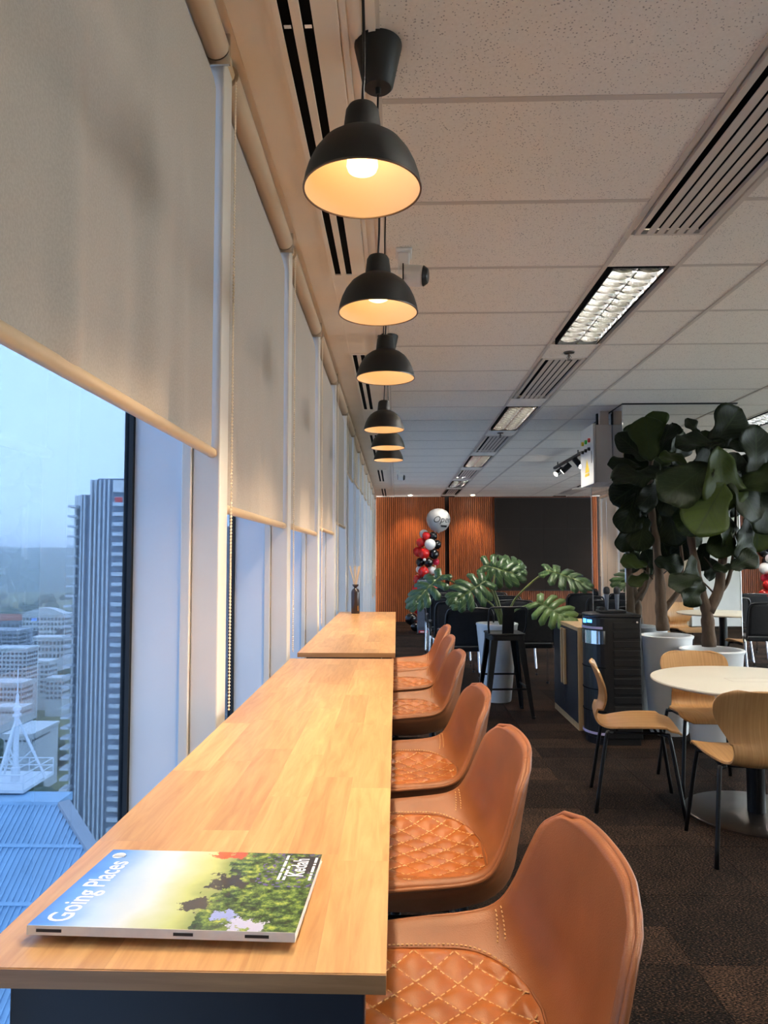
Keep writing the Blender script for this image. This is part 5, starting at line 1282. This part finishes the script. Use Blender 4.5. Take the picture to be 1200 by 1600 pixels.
# ================================================================== MAGAZINE
def cover_mat():
    m, nt, b = base_mat('magazine_cover_print'); L = nt.links; N = nt.nodes.new
    tc = N('ShaderNodeTexCoord'); sp = N('ShaderNodeSeparateXYZ'); L.new(tc.outputs['Object'], sp.inputs[0])   # x 0..0.272 from title edge to foot, y 0..0.206 from spine
    n1 = N('ShaderNodeTexNoise'); n1.inputs['Scale'].default_value = 16; n1.inputs['Detail'].default_value = 4; L.new(tc.outputs['Object'], n1.inputs['Vector'])
    n2 = N('ShaderNodeTexNoise'); n2.inputs['Scale'].default_value = 85; n2.inputs['Detail'].default_value = 8; n2.inputs['Roughness'].default_value = 0.7; L.new(tc.outputs['Object'], n2.inputs['Vector'])
    # sky + field ramp along x
    ad = N('ShaderNodeMath'); ad.operation = 'MULTIPLY_ADD'; ad.inputs[1].default_value = 0.05; L.new(n1.outputs['Fac'], ad.inputs[0]); L.new(sp.outputs['X'], ad.inputs[2])
    mr = N('ShaderNodeMapRange'); mr.inputs['From Min'].default_value = 0.02; mr.inputs['From Max'].default_value = 0.29; L.new(ad.outputs[0], mr.inputs['Value'])
    rp = N('ShaderNodeValToRGB'); e = rp.color_ramp.elements
    e[0].position = 0.0; e[0].color = lin((58, 118, 206)); e[1].position = 1.0; e[1].color = lin((90, 110, 50))
    for p_, c_ in ((0.10, (100, 155, 225)), (0.22, (186, 206, 228)), (0.38, (216, 220, 220)), (0.45, (206, 208, 172)), (0.54, (192, 196, 120)), (0.62, (140, 150, 84))):
        k = e.new(p_); k.color = lin(c_)
    L.new(mr.outputs[0], rp.inputs['Fac'])
    # foliage
    fo = N('ShaderNodeValToRGB'); e = fo.color_ramp.elements; e[0].position = 0.36; e[0].color = lin((20, 30, 16)); e[1].position = 0.72; e[1].color = lin((206, 204, 84))
    for p_, c_ in ((0.47, (52, 76, 32)), (0.56, (110, 136, 56))): k = e.new(p_); k.color = lin(c_)
    L.new(n2.outputs['Fac'], fo.inputs['Fac'])
    # purple flowers by voronoi
    vo = N('ShaderNodeTexVoronoi'); vo.inputs['Scale'].default_value = 150; L.new(tc.outputs['Object'], vo.inputs['Vector'])
    pf = N('ShaderNodeMath'); pf.operation = 'LESS_THAN'; pf.inputs[1].default_value = 0.34; L.new(vo.outputs['Distance'], pf.inputs[0])
    gx = N('ShaderNodeMath'); gx.operation = 'GREATER_THAN'; gx.inputs[1].default_value = 0.205; L.new(sp.outputs['X'], gx.inputs[0])
    gy = N('ShaderNodeMath'); gy.operation = 'GREATER_THAN'; gy.inputs[1].default_value = 0.105; L.new(sp.outputs['Y'], gy.inputs[0])
    g1 = N('ShaderNodeMath'); g1.operation = 'MULTIPLY'; L.new(gx.outputs[0], g1.inputs[0]); L.new(gy.outputs[0], g1.inputs[1])
    g2 = N('ShaderNodeMath'); g2.operation = 'MULTIPLY'; L.new(g1.outputs[0], g2.inputs[0]); L.new(pf.outputs[0], g2.inputs[1])
    mxp = N('ShaderNodeMix'); mxp.data_type = 'RGBA'; L.new(g2.outputs[0], mxp.inputs['Factor']); L.new(fo.outputs['Color'], mxp.inputs['A']); mxp.inputs['B'].default_value = lin((92, 76, 140))
    cur = mxp.outputs['Result']
    def spot(cx, cyy, r, col, cur, wob=0.07):
        v = N('ShaderNodeVectorMath'); v.operation = 'DISTANCE'; v.inputs[1].default_value = (cx, cyy, 0)
        fl = N('ShaderNodeVectorMath'); fl.operation = 'MULTIPLY'; fl.inputs[1].default_value = (1, 1, 0); L.new(tc.outputs['Object'], fl.inputs[0]); L.new(fl.outputs[0], v.inputs[0])
        w = N('ShaderNodeMath'); w.operation = 'MULTIPLY_ADD'; w.inputs[1].default_value = wob; L.new(n2.outputs['Fac'], w.inputs[0]); L.new(v.outputs['Value'], w.inputs[2])
        l = N('ShaderNodeMath'); l.operation = 'LESS_THAN'; l.inputs[1].default_value = r+wob*0.5; L.new(w.outputs[0], l.inputs[0])
        mx = N('ShaderNodeMix'); mx.data_type = 'RGBA'; L.new(l.outputs[0], mx.inputs['Factor']); L.new(cur, mx.inputs['A']); mx.inputs['B'].default_value = lin(col); return mx.outputs['Result']
    # foliage mask: ragged edge
    fe = N('ShaderNodeMath'); fe.operation = 'MULTIPLY_ADD'; fe.inputs[1].default_value = 0.09; L.new(n1.outputs['Fac'], fe.inputs[0]); L.new(sp.outputs['X'], fe.inputs[2])
    fg = N('ShaderNodeMath'); fg.operation = 'GREATER_THAN'; fg.inputs[1].default_value = 0.205; L.new(fe.outputs[0], fg.inputs[0])
    mxf = N('ShaderNodeMix'); mxf.data_type = 'RGBA'; L.new(fg.outputs[0], mxf.inputs['Factor']); L.new(rp.outputs['Color'], mxf.inputs['A']); L.new(cur, mxf.inputs['B'])
    cur = mxf.outputs['Result']
    cur = spot(0.158, 0.055, 0.016, (74, 66, 56), cur); cur = spot(0.175, 0.115, 0.022, (60, 56, 50), cur, 0.10)
    cur = spot(0.150, 0.198, 0.014, (206, 96, 50), cur); cur = spot(0.170, 0.196, 0.012, (196, 80, 46), cur)
    cur = spot(0.192, 0.030, 0.012, (150, 160, 214), cur); cur = spot(0.215, 0.012, 0.013, (190, 188, 214), cur); cur = spot(0.228, 0.010, 0.010, (196, 190, 212), cur)
    cur = spot(0.262, 0.175, 0.026, (44, 38, 40), cur, 0.10)
    L.new(cur, b.inputs['Base Color']); b.inputs['Roughness'].default_value = 0.28; b.inputs['Coat Weight'].default_value = 0.3
    return m
MAT['cover'] = cover_mat()
mg = thing('magazine', 'travel magazine with blue sky and garden cover lying on the bar', 'magazine', (-0.372, 0.725, BZ+0.0082), math.radians(-1.5))
mg.rotation_euler = (math.radians(-2.25), 0, math.radians(-1.5))
Lm, Wm, Hm = 0.272, 0.206, 0.009
MB().box(0.001, Lm-0.001, 0.001, Wm-0.001, 0.0006, Hm-0.0006).build('pages', 'pages', mg)
MB().box(0, Lm, 0, Wm, Hm-0.0006, Hm).build('cover', 'cover', mg)
MB().box(0, Lm, 0, Wm, 0.0, 0.0006).build('back_cover', 'pages', mg)
MB().box(0, Lm, -0.0006, 0.0, 0.0, Hm).build('spine', 'pages', mg)
for x0, x1 in ((0.010, 0.036), (0.15, 0.17), (0.222, 0.246)): MB().box(x0, x1, -0.0009, -0.0006, 0.003, 0.006).build('spine_print', 'ink_black', mg)
def on_cover(ox, oy):   # text reads away from the spine; letter tops point at the title edge
    return Matrix.Translation((ox, oy, Hm+0.0002)) @ Matrix.Rotation(PI/2, 4, 'Z')
text_mesh('title_lettering', 'Going Places', 0.036, 'ink_white', mg, on_cover(0.026, 0.088), weight=0.0004, sx=0.86)
text_mesh('headline_lettering', 'Kedah', 0.027, 'ink_white', mg, on_cover(0.250, 0.162), weight=0.0004, sx=0.80)
for row_x, words_ in ((0.229, (0.020, 0.012, 0.018, 0.014)), (0.2355, (0.010, 0.016, 0.008)), (0.2655, (0.013, 0.004, 0.018, 0.004, 0.016))):
    yy = 0.124
    for w_ in words_:
        MB().box(row_x, row_x+0.0032, yy, yy+w_, Hm+0.0001, Hm+0.0003).build('small_print', 'ink_white', mg); yy += w_+0.0035
MB().add([(0.010+0.016*math.cos(a)*0.5+0.006, 0.186+0.009*math.sin(a), Hm+0.0003) for a in [2*PI*k/14 for k in range(14)]], [tuple(range(14))]).build('emblem', 'ink_white', mg)
for dy in (0.0, 0.004): MB().box(0.010, 0.026, 0.181+dy, 0.182+dy, Hm+0.00035, Hm+0.0005).build('emblem_stripe', MAT['navy'], mg)

# ================================================================== THE CITY OUTSIDE
GZ = -110.0
MAT['facade_grey'] = pm('grey_facade', (150, 156, 164), 0.6, var=0.08, vscale=0.3)
MAT['facade_glass'] = pm('facade_glazing', (104, 118, 134), 0.2, var=0.25, vscale=0.6, aniso=(1, 1, 3))
MAT['facade_light'] = pm('pale_facade', (206, 208, 208), 0.7, var=0.05, vscale=0.3)
MAT['ledge'] = pm('pale_ledge', (188, 194, 200), 0.6, var=0.06, vscale=0.5)
MAT['far_window'] = pm('dark_far_window', (60, 70, 82), 0.3, var=0.2)
MAT['terracotta'] = pm('terracotta_roof', (160, 96, 74), 0.8, var=0.15, vscale=0.2)
MAT['roof_blue'] = pm('blue_grey_metal_roof', (146, 180, 206), 0.5, metal=0.1, var=0.10, vscale=0.4)
MAT['steel_white'] = pm('white_painted_steel', (214, 218, 222), 0.5, var=0.05)
MAT['trees'] = pm('tree_canopy', (52, 70, 46), 0.95, var=0.4, vscale=0.12, bump=0.6, bscale=0.6)
MAT['lawn'] = pm('park_ground', (112, 112, 72), 0.95, var=0.45, vscale=0.012)
MAT['hill'] = pm('forest_hill', (74, 92, 84), 0.95, var=0.22, vscale=0.004)

tag(MB().add([(-9000, 60, GZ), (3000, 60, GZ), (3000, 9000, GZ), (-9000, 9000, GZ)], [(0, 1, 2, 3)]).build('ground', 'lawn'), kind='structure')
def hill_fn(i, j):
    x = -6000 + 7000*j; y = 2300 + 2600*i
    prof = math.sin(min(1, i/0.75)*PI/2)
    n = 0.5*math.sin(x*0.0021+1)+0.3*math.sin(x*0.0053+2+i*3)+0.2*math.sin(x*0.013+5*i)
    return (x, y, GZ + prof*(GZ*-1 + 62 + 26*n))
tag(MB().grid(hill_fn, 16, 120).build('hills', 'hill', smooth=True), kind='structure')

# office tower
ow = thing('office_tower', 'tall grey office tower with banded floors and vertical fins outside', 'building', (-98, 240, GZ))
D = 0.2164
def ux(u): return (u-619)*D + 98
def vz(v): return 1.37-(v-872)*D - GZ
MB().box(ux(101), ux(118), 4, 26, 0, vz(771)).build('side_block', 'facade_light', ow)
MB().box(ux(116), ux(150), 2, 26, 0, vz(771)).build('middle_block', 'facade_glass', ow)
MB().box(ux(146), ux(235), 0, 26, 0, vz(746)).build('main_block', 'facade_glass', ow)
MB().box(ux(172), ux(235), -0.9, 0.0, vz(768), vz(749)).build('parapet', 'facade_light', ow)
MB().box(ux(135), ux(152), 1, 12, vz(771), vz(750)).build('stepped_top', 'facade_light', ow)
MB().box(ux(180), ux(194), 6, 14, vz(746), vz(742)).build('roof_plant', 'facade_light', ow)
lb = MB().box(0, ux(235)-ux(173), -1.5, 0.0, 0, 1.25).build('floor_band', 'ledge', ow, (ux(173), 0, vz(790)))
for k in range(1, 34):
    share(lb, 'floor_band', ow, (ux(173), 0, vz(790)-3.40*k))
sb = MB().box(0.0, ux(114)-ux(101), -1.2, 4.0, 0, 0.7).build('side_ledge', 'ledge', ow, (ux(101), 0, vz(792)))
for k in range(1, 34): share(sb, 'side_ledge', ow, (ux(101)-(0.8 if k > 9 else 0.0), 0, vz(792)-3.40*k))
wn_ = MB().box(0, 2.0, -0.2, 0.3, 0, 2.2).build('side_window', 'far_window', ow, (ux(105), 3.9, vz(804)))
for k in range(1, 34): share(wn_, 'side_window', ow, (ux(105), 3.9, vz(804)-3.40*k))
for k, u in enumerate((118, 123, 137, 144, 151, 158, 165)):
    zt = vz(771) if u < 133 else vz(748)
    MB().box(ux(u)-0.28, ux(u)+0.28, -0.9 if u > 133 else 0.9, 2.2, 0, zt).build('fin', 'ledge', ow)
MB().box(ux(174), ux(240), -1.1, -0.02, vz(788), vz(775)).build('sign_board', 'facade_grey', ow)
MB().box(ux(176), ux(188), -1.25, -1.1, vz(787), vz(776)).build('sign_emblem', 'red_plastic', ow)
text_mesh('sign_letter', 'U', 3.4, 'ink_white', ow, Matrix.Translation((ux(197), -1.3, vz(781.5))) @ Matrix.Rotation(PI/2, 4, 'X'), weight=0.08)

def block(label, u0, u1, vt, vb, y, depth, mat='facade_light', rows_=8, cols_=8, roof=None, cat='building', wmat='far_window', ww=0.55, wh=0.5):
    k_ = y/1109.0; x0, x1 = (u0-619)*k_, (u1-619)*k_; zt = 1.37-(vt-872)*k_; h = zt-GZ
    vis = 1.37-(vb-872)*k_ - GZ
    t = thing('city_block', label, cat, (x0, y, GZ), 0)
    W_ = x1-x0
    MB().box(0, W_, 0, depth, 0, h).build('walls', mat, t)
    m_ = MB(); z0 = max(0.5, vis); dz = (h-1.2-z0)/rows_; dx = W_/cols_
    for r in range(rows_):
        for c in range(cols_):
            xx = dx*(c+0.5-ww/2); zz = z0+dz*(r+0.5-wh/2)
            m_.box(xx, xx+dx*ww, -0.25, 0.05, zz, zz+dz*wh)
    dy = dx; cs = max(1, int(depth/dx))
    for r in range(rows_):
        for c in range(min(cs, 8)):
            yy = dx*(c+0.5-ww/2); zz = z0+dz*(r+0.5-wh/2); m_.box(W_-0.05, W_+0.25, yy, yy+dx*ww, zz, zz+dz*wh)
    tag(m_.build('window_grid', wmat, t), kind='stuff')
    MB().box(-0.5, W_+0.5, -0.5, depth+0.5, h, h+1.2).build('parapet', mat, t)
    if roof: MB().add([(-1, -1, h+1.2), (W_+1, -1, h+1.2), (W_+1, depth+1, h+1.2), (-1, depth+1, h+1.2), (W_*0.2, depth/2, h+7), (W_*0.8, depth/2, h+7)], [(0,1,5,4),(1,2,5),(2,3,4,5),(3,0,4)]).build('roof', roof, t)
    return t
b1 = block('white office block with arched roofline and many square windows outside', 30, 98, 962, 1035, 720, 30, 'facade_light', 9, 12)
bb = MB(); Wb = 68*720/1109.0; hb_ = 1.37-(962-872)*720/1109.0-GZ
arc = [(0, hb_+1.2), (Wb, hb_+1.2)] + [(Wb*(1-k/10), hb_+1.2+6.5*math.sin(PI*k/10)) for k in range(1, 10)]
bb.add([(x_, yy, z_) for yy in (-0.4, 12) for x_, z_ in arc], [tuple(range(11)), tuple(range(21, 10, -1))] + [(i, (i+1) % 11, 11+(i+1) % 11, 11+i) for i in range(11)])
bb.build('arched_top', 'facade_light', b1)
MB().box(Wb*0.16, Wb*0.40, -0.5, 0.1, hb_-38, hb_-16).build('tall_opening', 'far_window', b1)
MB().box(Wb*0.82, Wb*0.96, -0.5, 0.1, hb_-34, hb_-14).build('tall_opening', 'far_window', b1)
block('lower white wing with long window rows beside the arched block', 43, 98, 998, 1030, 640, 18, 'facade_light', 3, 9)
block('building with a terracotta roof at the left edge of the view', -30, 26, 972, 1010, 760, 30, 'facade_grey', 4, 8, 'terracotta')
block('grey office block in the middle distance at the left edge', -30, 25, 988, 1015, 560, 22, 'facade_grey', 4, 6, ww=0.8)
block('pale slab block below the grey office block', -20, 39, 1016, 1066, 480, 16, 'facade_light', 7, 9)
block('small white block of stepped towers beyond the park', 46, 74, 1036, 1085, 520, 14, 'facade_light', 6, 4)
block('small white block with curved corner next to the office tower', 70, 96, 1062, 1094, 500, 12, 'facade_light', 4, 4)
block('cream low-rise at the left edge above the park', -20, 32, 1070, 1098, 430, 14, 'facade_light', 3, 9)
block('long low white pavilion on the park edge', -10, 34, 1108, 1116, 400, 10, 'facade_light', 1, 8)
block('low white hall with a flat roof among the trees', 6, 50, 1150, 1160, 330, 26, 'facade_light', 1, 6)

# tree canopy over the ground
random.seed(9); tc_ = MB()
BLK = [(o.location.x-2, o.location.y-2, o.location.x+60*o.location.y/1109.0+4, o.location.y+34) for o in COL.objects if clean(o.name) == 'city_block']
def clump(u, v, y, r):
    k_ = y/1109.0; x = (u-619)*k_; z = 1.37-(v-872)*k_
    if any(a-r < x < c+r and b-r < y < d+r for a, b, c, d in BLK): return
    tc_.sphere((x, y, z), r, 7, 5, (1, 1, 0.75))
for _ in range(240):
    y = random.uniform(230, 430); u = random.uniform(-30, 95); v = 872+1109*(1.37-GZ-random.uniform(3, 9))/y
    if 1140 < v < 1260: clump(u, v, y, random.uniform(4, 8))
for _ in range(260):
    y = random.uniform(560, 1900); u = random.uniform(-40, 380); clump(u, 872+1109*(1.37-GZ-random.uniform(4, 10))/y, y, random.uniform(8, 17))
tag(tc_.build('tree_canopy', 'trees', smooth=True), 'dark green tree canopy around the park outside', 'trees', kind='stuff')

# lattice tower behind the second window
lt_ = thing('lattice_building', 'glass building with white diagonal lattice behind the second window', 'building', (-76, 300, GZ))
kq = 300/1109.0
MB().box(0, 30, 0, 20, 0, 1.37-(822-872)*kq-GZ).build('walls', 'facade_glass', lt_)
hq = 1.37-(822-872)*kq-GZ
for k in range(12):
    z = hq-10*k-5
    for sg in (1, -1):
        MB().bar((0, -0.3, z), (30, -0.3, z+sg*30*0.62), 0.5, 0.5).build('diagonal_brace', 'steel_white', lt_)
# fix braces to the facade: short ones only (zig-zag)
for o in [c for c in lt_.children if clean(c.name) == 'diagonal_brace']:
    bpy.data.objects.remove(o)
z = hq-4
zz_ = []
for k in range(16):
    for c in range(5):
        a = (c*6.0, -0.3, z-8*k-(0 if c % 2 == 0 else 4)); b_ = (c*6.0+6.0, -0.3, z-8*k-(4 if c % 2 == 0 else 0))
        MB().bar(a, b_, 0.45, 0.45).build('diagonal_brace', 'steel_white', lt_)

# pyramid roof with railed platform and antenna mast
pr_ = thing('pyramid_roof', 'blue-grey corrugated pyramid roof of a lower tower outside', 'roof', (-31, 55, 0))
RX, RY, RZ = -31.0, 55.0, -17.5
def roof_z(y): return RZ-0.70*(55-y)
vs = [(-60, 55, RZ), (-25.6, 55, RZ), (-25.6+1.16*26, 29, roof_z(29)), (-60, 29, roof_z(29))]
MB().add([(x-RX, y-RY, z) for x, y, z in vs], [(0, 1, 2, 3)]).build('roof_slope', 'roof_blue', pr_)
rib = MB()
x = -58.0
while x < 2:
    ys = 55 if x < -25.6 else 55-(x+25.6)/1.16
    if ys > 30: rib.bar((x-RX, ys-RY, roof_z(ys)+0.05), (x-RX, 29-RY, roof_z(29)+0.05), 0.10, 0.14, (0, -0.6, 0.8))
    x += 0.42
tag(rib.build('roof_ribs', 'roof_blue', pr_), kind='stuff')
for yy in (52.0, 48.5, 45.0, 41.5):
    xe = -25.6+1.16*(55-yy); MB().bar((-60-RX, yy-RY, roof_z(yy)+0.1), (xe-RX, yy-RY, roof_z(yy)+0.1), 0.25, 0.16, (0, -0.6, 0.8)).build('roof_step', 'roof_blue', pr_)
MB().bar((-25.6-RX, 0, RZ+0.1), (-25.6+1.16*26-RX, 29-RY, roof_z(29)+0.1), 0.9, 0.3).build('hip_cap', 'facade_grey', pr_)
MB().box(-60-RX, -25.9-RX, -0.2, 2.2, RZ-0.4, RZ+0.2).build('ridge_deck', 'roof_blue', pr_)
pf_ = thing('roof_platform', 'white railed platform carrying the antenna on the pyramid roof', 'platform', (-32, 57, RZ+0.25))
MB().box(-12, 2.6, -0.8, 4.2, 0.1, 0.35).build('deck', 'steel_white', pf_)
for yy in (-0.75, 4.15):
    for zz in (0.9, 1.5): MB().tube([(-12, yy, zz), (2.6, yy, zz)], 0.05, 6).build('rail', 'steel_white', pf_)
for zz in (0.9, 1.5): MB().tube([(2.55, -0.75, zz), (2.55, 4.15, zz)], 0.05, 6).build('rail', 'steel_white', pf_)
for k in range(8):
    for yy in (-0.75, 4.15): MB().tube([(-12+k*2.08, yy, 0.3), (-12+k*2.08, yy, 1.5)], 0.05, 6).build('post', 'steel_white', pf_)
an = thing('antenna_mast', 'white tripod antenna mast on the roof platform', 'antenna', (-31.3, 58.5, RZ+0.60))
MB().lathe([(0.35, 0.0), (0.35, 1.1), (0.22, 1.2), (0.20, 5.2), (0.34, 5.25), (0.34, 5.45), (0.22, 5.5), (0.22, 5.7), (0.34, 5.75), (0.34, 5.95), (0.16, 6.1), (0.12, 7.0), (0.05, 7.1), (0.04, 9.2), (0.0, 9.25)], 12).build('mast', 'steel_white', an)
for a in (20, 140, 260):
    d = Vector((math.cos(math.radians(a)), math.sin(math.radians(a)), 0))
    MB().tube([d*2.3+Vector((0, 0, 0.0)), d*0.15+Vector((0, 0, 4.9))], 0.11, 8).build('strut', 'steel_white', an)
    MB().tube([d*1.6+Vector((0, 0, 1.6)), Vector((0, 0, 0.9))], 0.05, 6).build('brace', 'steel_white', an)
    MB().tube([d*1.2+Vector((0, 0, 2.4)), Vector((0, 0, 1.3))], 0.05, 6).build('brace', 'steel_white', an)

# ================================================================== HAZE over the city
def haze_mat():
    m = bpy.data.materials.new('city_haze'); m.use_nodes = True; nt = m.node_tree; nt.nodes.clear()
    o = nt.nodes.new('ShaderNodeOutputMaterial'); v = nt.nodes.new('ShaderNodeVolumeScatter')
    v.inputs['Color'].default_value = (0.92, 0.97, 1.0, 1); v.inputs['Density'].default_value = 0.00026
    nt.links.new(v.outputs[0], o.inputs['Volume']); return m
MAT['haze'] = haze_mat()
tag(MB().box(-7000, -20, 62, 6000, GZ-5, 110).build('haze', 'haze'), 'thin bluish haze hanging over the city outside', 'haze', kind='stuff')
